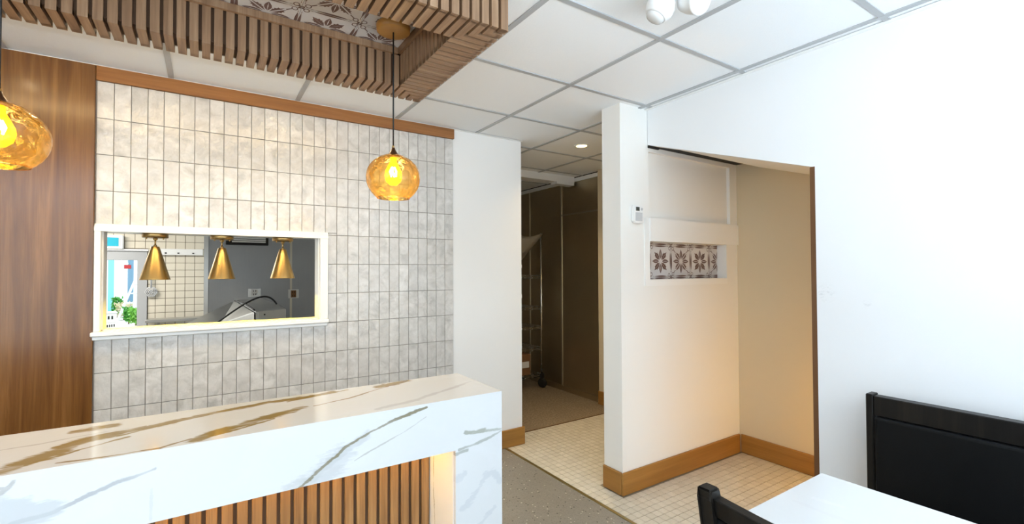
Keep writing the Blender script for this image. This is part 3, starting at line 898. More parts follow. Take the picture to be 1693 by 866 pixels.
# ---------------------------------------------------------------- counter
KX0, KX1, KY0, KY1, KZ = -1.35, 0.963, 1.545, 1.925, 0.900
counter = thing('bar_counter', 'white veined marble counter with fluted wood front under the pendants', 'counter')
obj('countertop', bx(KX0, KX1, KY0+0.0012, KY1, KZ-0.018, KZ), M['marble_top'], counter)
obj('apron', bx(KX0, KX1, KY0, KY0+0.018, 0.713, KZ-0.0002), M['marble_front'], counter)
obj('end_leg', bx(0.765, KX1, KY0, KY0+0.018, 0.0, 0.7128), M['marble_front'], counter)
b = bmn(); box(b, 0.763, 0.781, KY0+0.0182, KY1, 0.0, KZ-0.018); box(b, KX1-0.018, KX1, KY0+0.0182, KY1, 0.0, KZ-0.018)
o = obj('end_panel', b, M['marble_end'], counter)
obj('front_board', bx(KX0, 0.762, 1.786, 1.80, 0.0, KZ-0.018), M['slat_back'], counter)
b = bmn(); box(b, KX0, 0.762, KY0+0.018, 1.786, 0.74, 0.752)
obj('under_board', b, M['trim_white'], counter)
proto = None
x = 0.762-0.019
while x > KX0+0.02:
    if proto is None:
        t_ = bmn(); bbox(t_, -0.0155, 0.0155, -0.016, 0.0, 0.0, 0.739, 0.002)
        proto = obj('slat', t_, M['front_slat'], counter, (x, 1.786, 0))
    else: copy_part(proto, counter, (x, 1.786, 0))
    x -= 0.0424
obj('led_strip', bx(KX0+0.05, 0.75, 1.735, 1.745, 0.728, 0.738), M['led_counter'], counter)

# ---------------------------------------------------------------- pendants
def pendant(x, y, label):
    zc = 2.3665
    r = thing('pendant_lamp', label, 'lamp', (x, y, zc), 0, 'amber glass pendants over the counter')
    b = bmn(); lathe(b, [(0, 0), (0.066, 0), (0.068, -0.004), (0.066, -0.026), (0.06, -0.029), (0, -0.029)], seg=40); obj('ceiling_canopy', b, M['canopy_wood'], r)
    b = bmn(); tube(b, [(0, 0, -0.028), (0, 0, 1.862-zc)], 0.0032, 8); obj('cord', b, M['cord'], r)
    b = bmn(); lathe(b, [(0, 0.004), (0.006, 0.004), (0.008, -0.004), (0.011, -0.010), (0.022, -0.026), (0.027, -0.030), (0, -0.030)], (0, 0, 1.862-zc), 24); obj('socket_cap', b, M['bronze'], r)
    b = bmn(); lathe(b, [(0, 0.010), (0.005, 0.010), (0.005, 0.0), (0, 0.0)], (0, 0, 1.864-zc), 12); obj('cord_grip', b, M['brass'], r)
    # glass globe, slightly faceted, open at the bottom
    prof = []
    R = 0.107; zt = 1.832; zb = 1.648; z0 = (zt+zb)/2+0.004
    top = 0.024
    for i in range(17):
        a = i/16
        ang = math.acos(top/R)*(1-a)+(-math.acos(0.064/R))*a
        rr = R*math.cos(ang); zz = z0+ (0.094 if ang > 0 else 0.104)*math.sin(ang)
        prof.append((rr, zz-zc))
    rnd = random.Random(3)
    dimples = [(rnd.uniform(0, 2*PI), rnd.uniform(zb, zt)-zc) for _ in range(46)]
    def disp(a, z):
        s = 0
        for da, dz in dimples:
            d = (a-da+PI) % (2*PI)-PI
            s -= 0.030*math.exp(-((d*0.105)**2+(z-dz)**2)/(0.016**2))
        return s
    b = bmn(); lathe(b, prof, seg=64, disp=disp); g = obj('glass_shade', b, M['amber'], r)
    b = bmn()
    tube(b, [((prof[-1][0]+0.0005)*math.cos(2*PI*k/40), (prof[-1][0]+0.0005)*math.sin(2*PI*k/40), prof[-1][1]) for k in range(41)], 0.0014, 6); obj('shade_rim', b, M['amber'], g)
    b = bmn(); lathe(b, [(0, 0), (0.013, 0), (0.014, -0.020), (0.022, -0.034), (0.033, -0.058), (0.035, -0.075), (0.029, -0.098), (0.015, -0.112), (0, -0.115)], (0, 0, 1.826-zc), 24)
    bulb = obj('bulb', b, M['bulb'], r)
    b = bmn()
    for k in range(5):
        a = 2*PI*k/5
        tube(b, [(0.006*math.cos(a), 0.006*math.sin(a), 0), (0.014*math.cos(a+.4), 0.014*math.sin(a+.4), -0.018), (0.010*math.cos(a+1), 0.010*math.sin(a+1), -0.038)], 0.0034, 6)
    obj('filament', b, M['filament'], bulb, (0, 0, 1.786-zc))
    l = bpy.data.lights.new('pendant_light', 'POINT'); l.energy = 3.0; l.color = (1, 0.72, 0.3); l.shadow_soft_size = 0.03
    lo = bpy.data.objects.new('pendant_light', l); COL.objects.link(lo); lo.parent = r; lo.location = (0, 0, 1.68-zc)
    return r
pendant(0.636, 1.845, 'amber glass globe pendant hanging at the far end of the counter before the tiles')
pendant(-0.478, 1.845, 'amber glass globe pendant cut off by the picture edge before the wood panel')

# ---------------------------------------------------------------- brass heat lamps in the hatch
def heat_lamp(x, label):
    y = 3.112; up = 0.026 if 0 < x < 0.2 else 0.055
    r = thing('heat_lamp', label, 'lamp', (x, y, OZ1-0.008), 0, 'brass heat lamps in the hatch')
    b = bmn(); lathe(b, [(0, 0), (0.056, 0), (0.057, -0.002), (0.057, -0.020), (0.054, -0.022), (0, -0.022)], seg=36); c = obj('ceiling_canopy', b, M['brass_dark'], r)
    for s in (-1, 1):
        b = bmn(); lathe(b, [(0, 0), (0.0035, 0), (0.0045, -0.004), (0.003, -0.008), (0, -0.009)], (0, 0, 0), 10); obj('canopy_screw', b, M['brass'], c, (0.036*s, -0.02, -0.022))
    b = bmn(); lathe(b, [(0, -0.022), (0.010, -0.022), (0.010, -0.032), (0.004, -0.036), (0.004, -0.058), (0.008, -0.060), (0.008, -0.070), (0, -0.070)], seg=16); obj('stem', b, M['brass'], r)
    zt, zb = -0.068, 1.324-(OZ1-0.008)
    b = bmn(); lathe(b, [(0.002, zt), (0.017, zt), (0.019, zt-0.003), (0.0665, zb+0.004), (0.0675, zb), (0.0655, zb+0.001), (0.018, zt-0.006), (0.0, zt-0.007)], seg=48); obj('lamp_shade', b, M['brass'], r)
    b = bmn(); lathe(b, [(0, zb+up), (0.02, zb+up+0.002), (0.030, zb+up+0.018), (0.028, zb+up+0.040), (0.014, zb+up+0.07), (0, zb+up+0.08)], seg=20); obj('bulb', b, M['lamp_bulb'], r)
    return r
heat_lamp(-0.222, 'brass cone heat lamp in the hatch, before the cream kitchen tiles')
heat_lamp(0.079, 'brass cone heat lamp in the hatch, at the middle of the row of three')
heat_lamp(0.390, 'brass cone heat lamp in the hatch, nearest the white end wall')

# recessed ceiling downlights washing the tiled wall, hidden behind the slatted frame
def downlight(x, y, label, mat, power, r0=0.045):
    r = thing('downlight', label, 'downlight', (x, y, H+0.005), 0, 'recessed ceiling downlights')
    b = bmn(); lathe(b, [(r0, -0.001), (r0+0.004, -0.004), (r0+0.018, -0.003), (r0+0.020, 0.0), (r0, 0.0)], seg=32); obj('trim_ring', b, M['trim_white'], r)
    b = bmn(); lathe(b, [(0, -0.0015), (r0, -0.0015), (r0, 0), (0, 0)], seg=32); obj('lens', b, M[mat], r)
    l = bpy.data.lights.new('downlight_beam', 'AREA'); l.shape = 'DISK'; l.size = 2*r0; l.energy = power; l.color = (1.0, 0.76, 0.44)
    lo = bpy.data.objects.new('downlight_beam', l); COL.objects.link(lo); lo.parent = r; lo.location = (0, 0, -0.006); l.spread = math.radians(120)
    return r
downlight(2.602, 2.909, 'round lit downlight in the hall ceiling past the pillar', 'lens', 8)
for x, wh in ((-0.80, 'the wood panel'), (-0.21, 'the left end of the hatch'), (0.41, 'the right end of the hatch')):
    downlight(x, 2.50, 'round lit downlight behind the slatted frame above '+wh, 'lens_w', 3)
r = thing('alcove_fill_lamp', 'unseen small globe lamp added for the warm glow low in the alcove', 'lamp', (3.17, 0.93, 0.0))  # unseen lamp, added to warm the alcove corner
b = bmn(); lathe(b, [(0, 0), (0.08, 0), (0.08, 0.012), (0.012, 0.02), (0.010, 0.36), (0, 0.36)], seg=24); obj('stand', b, M['black_wood'], r)
b = bmn(); lathe(b, [(0, 0.36), (0.02, 0.362), (0.05, 0.39), (0.06, 0.43), (0.05, 0.47), (0.02, 0.498), (0, 0.50)], seg=24); obj('globe', b, M['alcove_fill'], r)

# ---------------------------------------------------------------- thermostat, emergency lamp heads
t_ = thing('thermostat', 'small white wall thermostat with dark display on the pillar', 'thermostat', (2.262, YN-0.001, 1.712))
b = bmn(); prism(b, [(-0.044, 0.058), (-0.044, -0.040), (-0.030, -0.056), (0.030, -0.056), (0.044, -0.040), (0.044, 0.058)], lambda p, q, a: (p, a, q), -0.024, 0.0)
bmesh.ops.bevel(b, geom=list(b.edges), offset=0.004, segments=2, affect='EDGES'); obj('body', b, M['plastic_white'], t_)
obj('display', bx(-0.026, 0.006, -0.0262, -0.0235, 0.022, 0.046, 0.0008), M['lcd'], t_)
b = bmn(); lathe(b, [(0, 0.0), (0.009, 0.0), (0.0085, 0.004), (0, 0.005)], seg=16); o = obj('dial', b, M['plastic_grey'], t_, (0.025, -0.0235, 0.034)); o.rotation_euler = (PI/2, 0, 0)
obj('flap', bx(-0.030, 0.032, -0.0255, -0.023, -0.040, 0.012, 0.0008), M['plastic_grey'], t_)

e_ = thing('emergency_light', 'white twin-headed emergency light fixed to the ceiling tiles', 'light fixture', (1.385, 0.965, H+0.005))
b = bmn(); lathe(b, [(0, 0), (0.075, 0), (0.075, -0.012), (0.068, -0.018), (0, -0.018)], seg=32); obj('base', b, M['plastic_white'], e_)
def head(loc, direction, flat):
    d = Vector(direction).normalized()
    q = Vector((0, 0, -1)).rotation_difference(d)
    b = bmn()
    if not flat: lathe(b, [(0, 0.046), (0.018, 0.043), (0.032, 0.032), (0.040, 0.012), (0.0405, -0.006), (0.036, -0.020), (0.0345, -0.021), (0.033, -0.025), (0.029, -0.030), (0.027, -0.029)], seg=32)
    else: lathe(b, [(0, 0.055), (0.018, 0.052), (0.030, 0.040), (0.036, 0.015), (0.037, -0.018), (0.0385, -0.020), (0.0385, -0.026), (0.034, -0.030), (0.032, -0.028)], seg=32)
    hd = obj('lamp_head', b, M['plastic_white'], e_, loc); hd.rotation_mode = 'QUATERNION'; hd.rotation_quaternion = q; hd.scale = (1.25, 1.25, 1.15)
    b = bmn()
    if flat: lathe(b, [(0.033, -0.0285), (0.020, -0.031), (0, -0.032)], seg=32)
    else: lathe(b, [(0.0275, -0.029), (0.024, -0.038), (0.012, -0.043), (0, -0.044)], seg=32)
    for k in (range(-5, 6) if flat else ()):
        w_ = math.sqrt(max(0.0, 0.029**2-(k*0.0052)**2))
        if w_ > 0.006: box(b, k*0.0052-0.0008, k*0.0052+0.0008, -w_, w_, -0.0335, -0.030)
    obj('lens', b, M['plastic_white'] if flat else M['lens_white'], hd)
    b = bmn(); tube(b, [loc, (loc[0]*0.4, loc[1]*0.4, -0.015)], 0.011, 10); obj('swivel_arm', b, M['plastic_white'], e_)
head((-0.016, 0.140, -0.085), (-0.35, 0.30, -0.80), False)
head((0.060, 0.052, -0.075), (-0.05, -0.85, -0.42), True)

# ---------------------------------------------------------------- dining table, chair, bench
TX, TY = (0.955, 1.564), (-0.55, 0.682)
tb = thing('dining_table', 'small dining table with white marble top beside the black bench', 'table', ((TX[0]+TX[1])/2, (TY[0]+TY[1])/2, 0))
hx, hy = (TX[1]-TX[0])/2, (TY[1]-TY[0])/2
o = obj('tabletop', bx(TX[0], TX[1], TY[0], TY[1], 0.722, 0.75, 0.0015), M['marble_table'], tb); o.location = (-(TX[0]+TX[1])/2, -(TY[0]+TY[1])/2, 0)
obj('underframe', bx(-hx+0.03, hx-0.03, -hy+0.03, hy-0.03, 0.670, 0.722), M['black_wood'], tb)
for sx in (-1, 1):
    for sy in (-1, 1): obj('leg', bx(sx*(hx-0.045)-0.025, sx*(hx-0.045)+0.025, sy*(hy-0.05)-0.025, sy*(hy-0.05)+0.025, 0.0, 0.722, 0.003), M['black_wood'], tb)

# chair: back towards the camera-left, seat facing the table (+x)
CHX, CHY = 0.945, 0.362
ch = thing('dining_chair', 'black wooden chair with padded back tucked at the marble table', 'chair', (CHX, CHY, 0))
def chair_local():
    # local: +x forward; back posts lean to -x with height
    lean = math.tan(math.radians(9))
    wv = 0.224
    xp = lambda z: -0.005-lean*max(0, z-0.44)
    for s in (-1, 1):
        b = bmn()
        pts = [(0.02, 0.0), (0.0, 0.44), (xp(0.905), 0.905), (xp(0.925)-0.004, 0.925)]
        poly = [(x-0.017, z) for x, z in pts]+[(x+0.017, z) for x, z in pts[::-1]]
        prism(b, poly, lambda p, q, a: (p, a, q), s*wv-0.016, s*wv+0.016)
        bmesh.ops.bevel(b, geom=list(b.edges), offset=0.004, segments=2, affect='EDGES')
        obj('back_post', b, M['black_wood'], ch)
    # curved top rail
    b = bmn(); n = 10
    def rail(zlo, zhi, th, bow):
        rows = []
        for i in range(n+1):
            t = i/n; y = -wv+0.014+(2*wv-0.028)*t
            bo = -bow*math.sin(PI*t)
            rows.append([(xp(zlo)+bo+dx, y, zlo) for dx in (-th/2, th/2)]+[(xp(zhi)+bo+dx, y, zhi) for dx in (th/2, -th/2)])
        vs_ = [[b.verts.new(p) for p in r_] for r_ in rows]
        for a, c in zip(vs_, vs_[1:]):
            for k in range(4): b.faces.new([a[k], a[(k+1) % 4], c[(k+1) % 4], c[k]])
        b.faces.new(vs_[0][::-1]); b.faces.new(vs_[-1])
    rail(0.870, 0.908, 0.026, 0.022)
    obj('top_rail', b, M['black_wood'], ch, bevel=0.003)
    b = bmn(); rail(0.50, 0.866, 0.020, 0.020); obj('back_pad', b, M['leather'], ch, bevel=0.003)
    b = bmn(); rail(0.47, 0.498, 0.024, 0.018); obj('lower_rail', b, M['black_wood'], ch, bevel=0.003)
    b = bmn(); bbox(b, 0.015, 0.43, -0.215, 0.215, 0.435, 0.485, 0.015, 3); obj('seat', b, M['leather'], ch)
    obj('seat_frame', bx(0.02, 0.42, -0.205, 0.205, 0.385, 0.434, 0.003), M['black_wood'], ch)
    for s in (-1, 1): obj('leg', bx(0.375, 0.411, s*0.19-0.018, s*0.19+0.018, 0.0, 0.385, 0.003), M['black_wood'], ch)
chair_local()

BX, BYL = 2.20, 0.795
bn = thing('bench', 'long black bench with tall padded back against the right wall', 'bench', (BX, 0.0, 0))
zt = 0.870
obj('back_post', bx(0.0, 0.055, BYL-0.024, BYL, 0.0, zt+0.002, 0.003), M['black_wood'], bn)
obj('back_post', bx(0.0, 0.055, -1.0, -0.976, 0.0, zt+0.002, 0.003), M['black_wood'], bn)
obj('top_rail', bx(0.004, 0.050, -0.976, BYL-0.024, zt-0.080, zt-0.004, 0.003), M['black_wood'], bn)
b = bmn(); bbox(b, -0.008, 0.045, -0.972, BYL-0.030, 0.46, zt-0.082, 0.012, 3); obj('back_pad', b, M['leather'], bn)
b = bmn(); bbox(b, -0.43, 0.0, -0.97, BYL-0.03, 0.40, 0.46, 0.015, 3); obj('seat', b, M['leather'], bn)
obj('seat_frame', bx(-0.42, 0.0, -0.97, BYL-0.03, 0.33, 0.40, 0.003), M['black_wood'], bn)
for y in (-0.93, BYL-0.07): obj('leg', bx(-0.41, -0.365, y-0.02, y+0.02, 0.0, 0.33, 0.003), M['black_wood'], bn)

# ---------------------------------------------------------------- hall: wire shelf, box, plastic sheet
sh = thing('wire_shelf', 'chrome wire shelving unit on casters in the dim hall', 'shelf', (2.86, 4.62, 0))
SXw, SYw = 0.44, 0.21
for sx in (-1, 1):
    for sy in (-1, 1):
        b = bmn(); tube(b, [(sx*SXw, sy*SYw, 0.11), (sx*SXw, sy*SYw, 1.80)], 0.0125, 10); obj('post', b, M['chrome'], sh)
        b = bmn(); lathe(b, [(0, -0.016), (0.050, -0.016), (0.056, -0.008), (0.056, 0.008), (0.050, 0.016), (0, 0.016)], seg=24)
        cs = obj('caster', b, M['dark'], sh, (sx*SXw, sy*SYw-0.012, 0.057)); cs.rotation_euler = (0, PI/2, 0.4)
        b = bmn(); box(b, -0.024, 0.024, -0.018, 0.018, 0.055, 0.115); obj('caster_fork', b, M['dark'], cs, (0, 0, 0)); cs.children[0].rotation_euler = (0, -PI/2, 0)
        cs.children[0].scale = (0.9, 0.9, 0.9)
def wire_tier(z):
    b = bmn()
    for (a, c) in (((-SXw, -SYw), (SXw, -SYw)), ((-SXw, SYw), (SXw, SYw)), ((-SXw, -SYw), (-SXw, SYw)), ((SXw, -SYw), (SXw, SYw))):
        tube(b, [(a[0], a[1], 0.012), (c[0], c[1], 0.012)], 0.004, 6); tube(b, [(a[0], a[1], -0.018), (c[0], c[1], -0.018)], 0.004, 6)
        n = 16; pts = []
        for i in range(n+1):
            t = i/n; pts.append((a[0]+(c[0]-a[0])*t, a[1]+(c[1]-a[1])*t, 0.012 if i % 2 else -0.018))
        tube(b, pts, 0.0028, 5)
    for i in range(24):
        x = -SXw+2*SXw*(i+0.5)/24; box(b, x-0.002, x+0.002, -SYw, SYw, 0.012, 0.016)
    return b
t0 = obj('wire_tier', wire_tier(0), M['chrome'], sh, (0, 0, 0.145))
for z in (0.455, 0.703, 0.930, 1.293): copy_part(t0, sh, (0, 0, z))
c_ = thing('cardboard_box', 'brown cardboard box with white label on the lowest wire tier', 'box', (2.985, 4.56, 0.1615))
b = bmn(); bbox(b, -0.17, 0.17, -0.13, 0.13, 0, 0.235, 0.002); obj('carton', b, M['card'], c_)
obj('flap', bx(-0.168, 0.168, -0.128, 0.128, 0.2352, 0.2385), M['card'], c_)
obj('label_sheet', bx(0.055, 0.150, -0.1312, -0.1302, 0.085, 0.155), M['paper'], c_)
p_ = thing('plastic_sheet', 'crumpled clear plastic sheet draped on top of the wire shelf', 'plastic sheet', (2.95, 4.40, 1.75))
b = bmn(); n = 8
gr = {}
for i in range(n+1):
    for j in range(n+1-i):
        u, v = i/n, j/n
        x = 0.33*u - 0.30*(1-u)*0.9+0.25*v; z = -0.34*v+0.03*math.sin(7*u+3*v)
        y = -0.02+0.045*math.sin(5*u+2.2*v)*math.cos(4*v)
        gr[i, j] = b.verts.new((x, y, z+0.03))
for i in range(n):
    for j in range(n-i):
        b.faces.new([gr[i, j], gr[i+1, j], gr[i, j+1]])
        if j < n-i-1: b.faces.new([gr[i+1, j], gr[i+1, j+1], gr[i, j+1]])
for f in b.faces: f.smooth = True
o = obj('film', b, M['film'], p_); sd = o.modifiers.new('thick', 'SOLIDIFY'); sd.thickness = 0.002

# ---------------------------------------------------------------- kitchen behind the hatch
KYB = 8.5
b = bmn()
DX0, DX1, DZ = -2.05, -0.800, 1.535          # doorway to the yard
box(b, -3.1, DX0, KYB, KYB+0.12, -0.6, H+0.02); box(b, DX1, 2.1, KYB, KYB+0.12, -0.6, H+0.02); box(b, DX0, DX1, KYB, KYB+0.12, DZ, H+0.02)
wk = struct('wall_kitchen', b, M['ktile_grout'], 'cream tiled far wall of the kitchen around the back door', 'wall')
tp = {}
KW, KH = 0.1175, 0.103
for i in range(-14, 12):
    for k in range(-12, 12):
        x0, x1 = -0.013+KW*i, -0.013+KW*(i+1); z0, z1 = 0.980+KH*k, 0.980+KH*(k+1)
        x0c = max(x0, DX1+0.11) if z0 < 1.66 and x1 > DX1 else x0
        if x1 <= DX1+0.11 and z0 < 1.69: continue
        if z1 > 2.05 or z0 < 0.15 or x1 < -1.75 or x0 > 0.3: continue
        if x1-x0c < 0.01: continue
        key = round(x1-x0c, 3)
        if key not in tp:
            t_ = bmn(); bbox(t_, -(key/2-0.003), key/2-0.003, -0.007, 0, -(KH/2-0.003), KH/2-0.003, 0.0015)
            o = tp[key] = obj('wall_tile', t_, M['ktile'], wk)
        else: o = copy_part(tp[key], wk)
        o.location = ((x0c+x1)/2, KYB, (z0+z1)/2)
b = bx(-3.12, -3.0, 3.2, 8.6, -0.6, H+0.02); struct('wall_kitchen_left', b, M['white'], 'white left wall of the kitchen outside the view', 'wall')
b = bmn(); box(b, DX1-0.005, DX1+0.105, KYB-0.03, KYB+0.13, -0.56, 1.535); box(b, DX0-0.1, DX1+0.105, KYB-0.03, KYB+0.13, 1.535, 1.665)
d1 = struct('door_1', b, M['grey_paint'], 'grey frame of the open back door leading out to the yard', 'door frame')
obj('door_ledge', bx(DX0-0.1, DX1+0.12, KYB-0.06, KYB-0.01, 1.665, 1.69), M['trim_white'], d1)
KG = 6.40
b = bx(0.000, 2.04, KG, KG+0.12, -0.6, H+0.02)
wg = struct('wall_steel', b, M['steel_grey'], 'grey steel clad partition seen through the hatch', 'wall')
obj('corner_strip', bx(-0.012, 0.030, KG-0.012, KG+0.13, -0.56, H), M['steel'], wg)
obj('steel_panel', bx(0.032, 0.885, KG-0.006, KG, -0.56, H, 0.001), M['steel_grey'], wg)
obj('steel_panel', bx(0.907, 2.03, KG-0.006, KG, -0.56, H, 0.001), M['steel_grey'], wg)
obj('joint_strip', bx(0.884, 0.908, KG-0.010, KG, -0.56, H), M['strip_steel'], wg)

def outlet(x, z, w_, h_, label, face):
    r = thing('wall_outlet', label, 'outlet', (x, KG-0.006, z))
    obj('cover_plate', bx(-w_, w_, -0.008, 0, -h_, h_, 0.002), M['steel'], r)
    f = obj('socket', bx(-w_*0.5, w_*0.5, -0.014, -0.008, -h_*0.8, h_*0.8, 0.002), M[face], r)
    for s in (-1, 1):
        for k in (-1, 1): obj('slot', bx(k*0.012-0.003, k*0.012+0.003, -0.0155, -0.0135, s*h_*0.4-0.010, s*h_*0.4+0.010), M['dark'], f)
    return r
outlet(0.497, 1.112, 0.066, 0.050, 'white duplex outlet on the steel partition above the equipment', 'plastic_white')
outlet(0.925, 1.085, 0.060, 0.055, 'tan switch plate on the dark part of the steel partition', 'card')
v_ = thing('wall_vent', 'long pale louvred vent high on the steel partition between brass lamps', 'vent', (0.42, KG-0.006, 1.735))
obj('vent_frame', bx(-0.22, 0.22, -0.03, 0, -0.055, 0.045, 0.003), M['dark'], v_)
for k in range(3): obj('slat', bx(-0.16, 0.19, -0.042, -0.028, -0.025+k*0.022, -0.010+k*0.022, 0.002), M['trim_white'], v_)

# steel equipment with a sloping lid below the hatch sill
q_ = thing('steel_unit', 'stainless steel kitchen unit with sloping lid behind the hatch', 'kitchen unit')
top = [(0.336, 4.206), (0.573, 4.348), (0.594, 5.236), (0.554, 6.35), (0.287, 6.05)]
b = bmn(); prism(b, top, lambda p, q, a: (p, q, a), -0.56, 1.05); obj('body', b, M['steel'], q_, bevel=0.006)
b = bmn()
A1, A2 = (0.326, 4.212), (0.277, 6.05); B1, B2 = (0.115, 4.98), (-0.135, 5.20)
hi = [b.verts.new((*A1, 1.045)), b.verts.new((*A2, 1.045)), b.verts.new((*B2, 0.90)), b.verts.new((*B1, 0.90))]
lo = [b.verts.new((v.co.x, v.co.y, -0.56)) for v in hi]
b.faces.new(hi); b.faces.new(lo[::-1])
for i in range(4): b.faces.new([hi[i], hi[(i+1) % 4], lo[(i+1) % 4], lo[i]])
obj('sloping_lid', b, M['steel'], q_, bevel=0.006)
b = bmn(); d = Vector((0.573-0.336, 4.348-4.206, 0)).normalized(); nrm = Vector((d.y, -d.x, 0))
def fr_pt(t, z, o_): p = Vector((0.336, 4.206, 0))+d*t+nrm*o_; return (p.x, p.y, z)
vv = [b.verts.new(fr_pt(t, z, o_)) for o_ in (0.001, 0.006) for t, z in ((0.02, 0.80), (0.15, 0.80), (0.15, 1.042), (0.02, 1.042))]
b.faces.new(vv[:4][::-1]); b.faces.new(vv[4:])
for i in range(4): b.faces.new([vv[i], vv[(i+1) % 4], vv[4+(i+1) % 4], vv[4+i]])
pl = obj('access_plate', b, M['steel'], q_); pl['label'] = 'lighter steel plate screwed to the unit front'
b = bmn(); tube(b, [fr_pt(0.072, 1.02, 0.006), fr_pt(0.072, 1.02, 0.010)], 0.006, 10); obj('screw', b, M['dark'], pl)
b = bmn()
def bez(p0, p1, p2, p3, n=20):
    out = []
    for i in range(n+1):
        t = i/n; out.append(tuple((1-t)**3*a+3*t*(1-t)**2*b_+3*t*t*(1-t)*c_+t**3*d_ for a, b_, c_, d_ in zip(p0, p1, p2, p3)))
    return out
tube(b, bez((0.575, 5.0, 1.055), (0.48, 4.85, 1.20), (0.36, 4.8, 1.14), (0.10, 4.95, 0.915)), 0.008, 8)
obj('power_cable', b, M['cord'], q_)
b = bmn(); tube(b, bez((0.27, 5.9, 1.048), (0.29, 5.2, 1.075), (0.31, 4.8, 1.075), (0.33, 4.25, 1.058)), 0.007, 8); obj('power_cable', b, M['cord'], q_)

# far kitchen wall fittings
e1 = thing('exit_sign', 'teal and white running-figure exit sign above the back door', 'sign', (-1.13, KYB-0.06, 1.785))
obj('case', bx(-0.18, 0.175, -0.03, 0.05, -0.100, 0.095, 0.01), M['plastic_white'], e1)
obj('sign_face', bx(-0.14, 0.14, -0.034, -0.029, -0.070, 0.065, 0.001), M['paper'], e1)
obj('teal_field', bx(-0.005, 0.125, -0.036, -0.033, -0.062, 0.058), M['teal'], e1)
b = bmn()
for pts in ([(-0.075, 0.015), (-0.09, -0.015)], [(-0.09, -0.015), (-0.055, -0.03), (-0.045, -0.06)], [(-0.09, -0.015), (-0.105, -0.045), (-0.13, -0.05)], [(-0.078, 0.012), (-0.045, 0.005)], [(-0.078, 0.012), (-0.11, 0.0)]):
    tube(b, [(p[0], -0.035, p[1]) for p in pts], 0.006, 6)
lathe(b, [(0, 0.012), (0.012, 0), (0, -0.012)], (-0.068, -0.035, 0.036), 10)
obj('running_figure', b, M['dark'], e1)
s1 = thing('wall_shelf', 'long white bar rail on the cream tiles behind the first brass lamp', 'shelf', (-0.33, KYB-0.007, 1.66))
obj('rail', bx(-0.30, 0.30, -0.05, 0, -0.048, 0.042, 0.004), M['trim_white'], s1)
for k in (-0.15, 0.0, 0.18): obj('bolt', bx(k-0.012, k+0.012, -0.056, -0.05, -0.03, -0.012), M['dark'], s1)
s2 = thing('steel_ledge', 'narrow steel work ledge along the cream tiled wall', 'worktop', (-0.36, KYB-0.03, 0.70))
obj('ledge_top', bx(-0.33, 0.36, -0.30, 0, -0.04, 0.0, 0.004), M['steel'], s2)
b = bmn(); tube(b, [(-0.19, -0.2, -0.04), (-0.19, -0.2, -1.26)], 0.02, 10); obj('leg', b, M['steel'], s2)
b = bmn(); tube(b, [(0.25, -0.2, -0.04), (0.25, -0.2, -1.26)], 0.02, 10); obj('leg', b, M['steel'], s2)
s3 = thing('strainer', 'round wire strainer hanging by its long handle on cream tiles', 'utensil', (-0.645, KYB-0.05, 1.74))
b = bmn(); tube(b, [(0, 0, 0), (0, 0.0, -0.60)], 0.012, 8); tube(b, [(0, 0.045, 0.0), (0, -0.004, 0.0)], 0.008, 6); obj('handle', b, M['plastic_grey'], s3)
b = bmn()
ring_pts = [(0.070*math.cos(2*PI*k/6), 0.0, 0.070*math.sin(2*PI*k/6)-0.66) for k in range(7)]; tube(b, ring_pts, 0.009, 6)
for k in range(3): tube(b, [ring_pts[k], ring_pts[k+3]], 0.007, 6)
for q in (0.4, 0.7): tube(b, [(0.07*q*math.cos(2*PI*k/8), -0.02*(1-q), 0.07*q*math.sin(2*PI*k/8)-0.66) for k in range(9)], 0.006, 6)
obj('basket', b, M['plastic_grey'], s3)

# ---------------------------------------------------------------- yard beyond the back door
YG = 0.42
b = bx(-7.0, 3.0, 8.63, 16.0, -0.6, YG)
struct('ground_yard', b, M['out_ground'], 'bright pale yard ground beyond the back door', 'ground')
fz = thing('board_fence', 'pale board fence standing across the bright yard', 'fence', (-2.0, 13.2, YG))
cols_ = ['out_white', 'out_teal', 'out_white', 'out_white', 'out_blue', 'out_white', 'out_blue', 'out_white']
for i in range(20):
    obj('fence_board', bx(-0.63+0.11*i, -0.63+0.11*i+0.102, 0, 0.03, 0, 2.2, 0.004), M[cols_[(i+1) % 8]], fz)
lad = thing('ladder', 'white aluminium ladder leaning in the yard beyond the back door', 'ladder', (-1.37, 11.3, YG))
def rail_pt(dx, t): return (dx+0.44*t, 1.55*t, 1.75*t)
for dx in (0.0, 0.15):
    b = bmn(); tube(b, [rail_pt(dx, 0), rail_pt(dx, 1)], 0.020, 8); obj('rail', b, M['alu'], lad)
for k in range(1, 10):
    b = bmn(); tube(b, [rail_pt(0, k/10), rail_pt(0.15, k/10)], 0.013, 8); obj('rung', b, M['alu'], lad)
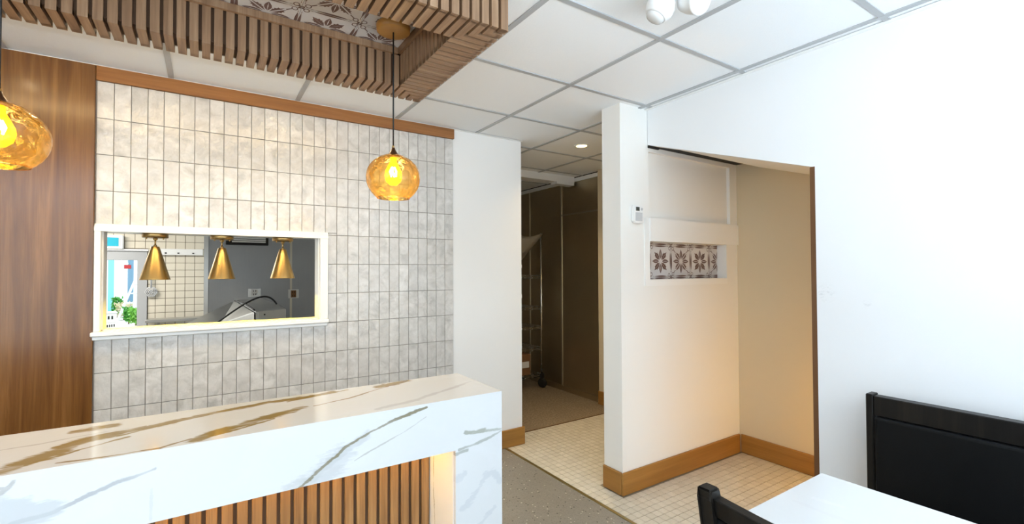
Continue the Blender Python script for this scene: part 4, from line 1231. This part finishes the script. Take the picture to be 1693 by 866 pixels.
def bush(x, y, r, hgt, mat, label, seed):
    rnd = random.Random(seed)
    t = thing('shrub', label, 'plant', (x, y, YG))
    b = bmn(); tube(b, [(0, 0, 0), (0.01, 0, hgt*0.6)], 0.012, 6); obj('stem', b, M['card'], t)
    b = bmn()
    for i in range(170):
        a, e = rnd.uniform(0, 2*PI), rnd.uniform(-0.8, 1)
        rr = r*rnd.uniform(0.3, 1)
        c = Vector((rr*math.cos(a), rr*math.sin(a), hgt*0.55+hgt*0.45*e))
        d1 = Vector((rnd.gauss(0, 1), rnd.gauss(0, 1), rnd.gauss(0, 1))).normalized(); d2 = d1.orthogonal().normalized()
        q = 0.045
        b.faces.new([b.verts.new(c-d1*q), b.verts.new(c+d2*q*0.45), b.verts.new(c+d1*q), b.verts.new(c-d2*q*0.45)])
    o = obj('foliage', b, M[mat], t); o['kind'] = 'stuff'
bush(-1.02, 10.6, 0.10, 0.30, 'leaf2', 'light green leafy plant low beside the door frame', 1)
bush(-1.16, 11.0, 0.08, 0.30, 'leaf', 'dark green plant at the foot of the ladder', 2)
bush(-1.52, 12.6, 0.10, 0.42, 'leaf', 'small green plant before the white fence boards', 3)
bush(-1.33, 11.9, 0.15, 0.34, 'straw', 'pale straw-coloured bush in the middle of the yard', 4)
for i, (x, y, q) in enumerate(((-1.47, 10.9, 0.14), (-1.29, 9.7, 0.10))):
    t = thing('crate', ['large white storage crate standing in the yard', 'small white storage crate nearer the back door'][i], 'crate', (x, y, YG), 0.3+i*0.5)
    obj('body', bx(-q, q, -q*0.7, q*0.7, 0, q*1.5, 0.01), M['out_white'], t)
    obj('lid', bx(-q-0.01, q+0.01, -q*0.7-0.01, q*0.7+0.01, q*1.5, q*1.5+0.03, 0.008), M['alu'], t)
    for k in range(4): obj('slot', bx(-q*0.6+k*q*0.35, -q*0.6+k*q*0.35+q*0.16, -q*0.7-0.004, -q*0.7, q*0.8, q*1.2), M['dark'], t)
t = thing('red_flag', 'small red cloth hung on the yard fence', 'cloth', (-1.42, 13.185, 1.48))
obj('cloth', bx(-0.06, 0.06, 0, 0.014, -0.04, 0.04, 0.004), M['red'], t)
obj('peg', bx(-0.015, 0.015, -0.008, 0.0, 0.05, 0.09), M['paper'], t)
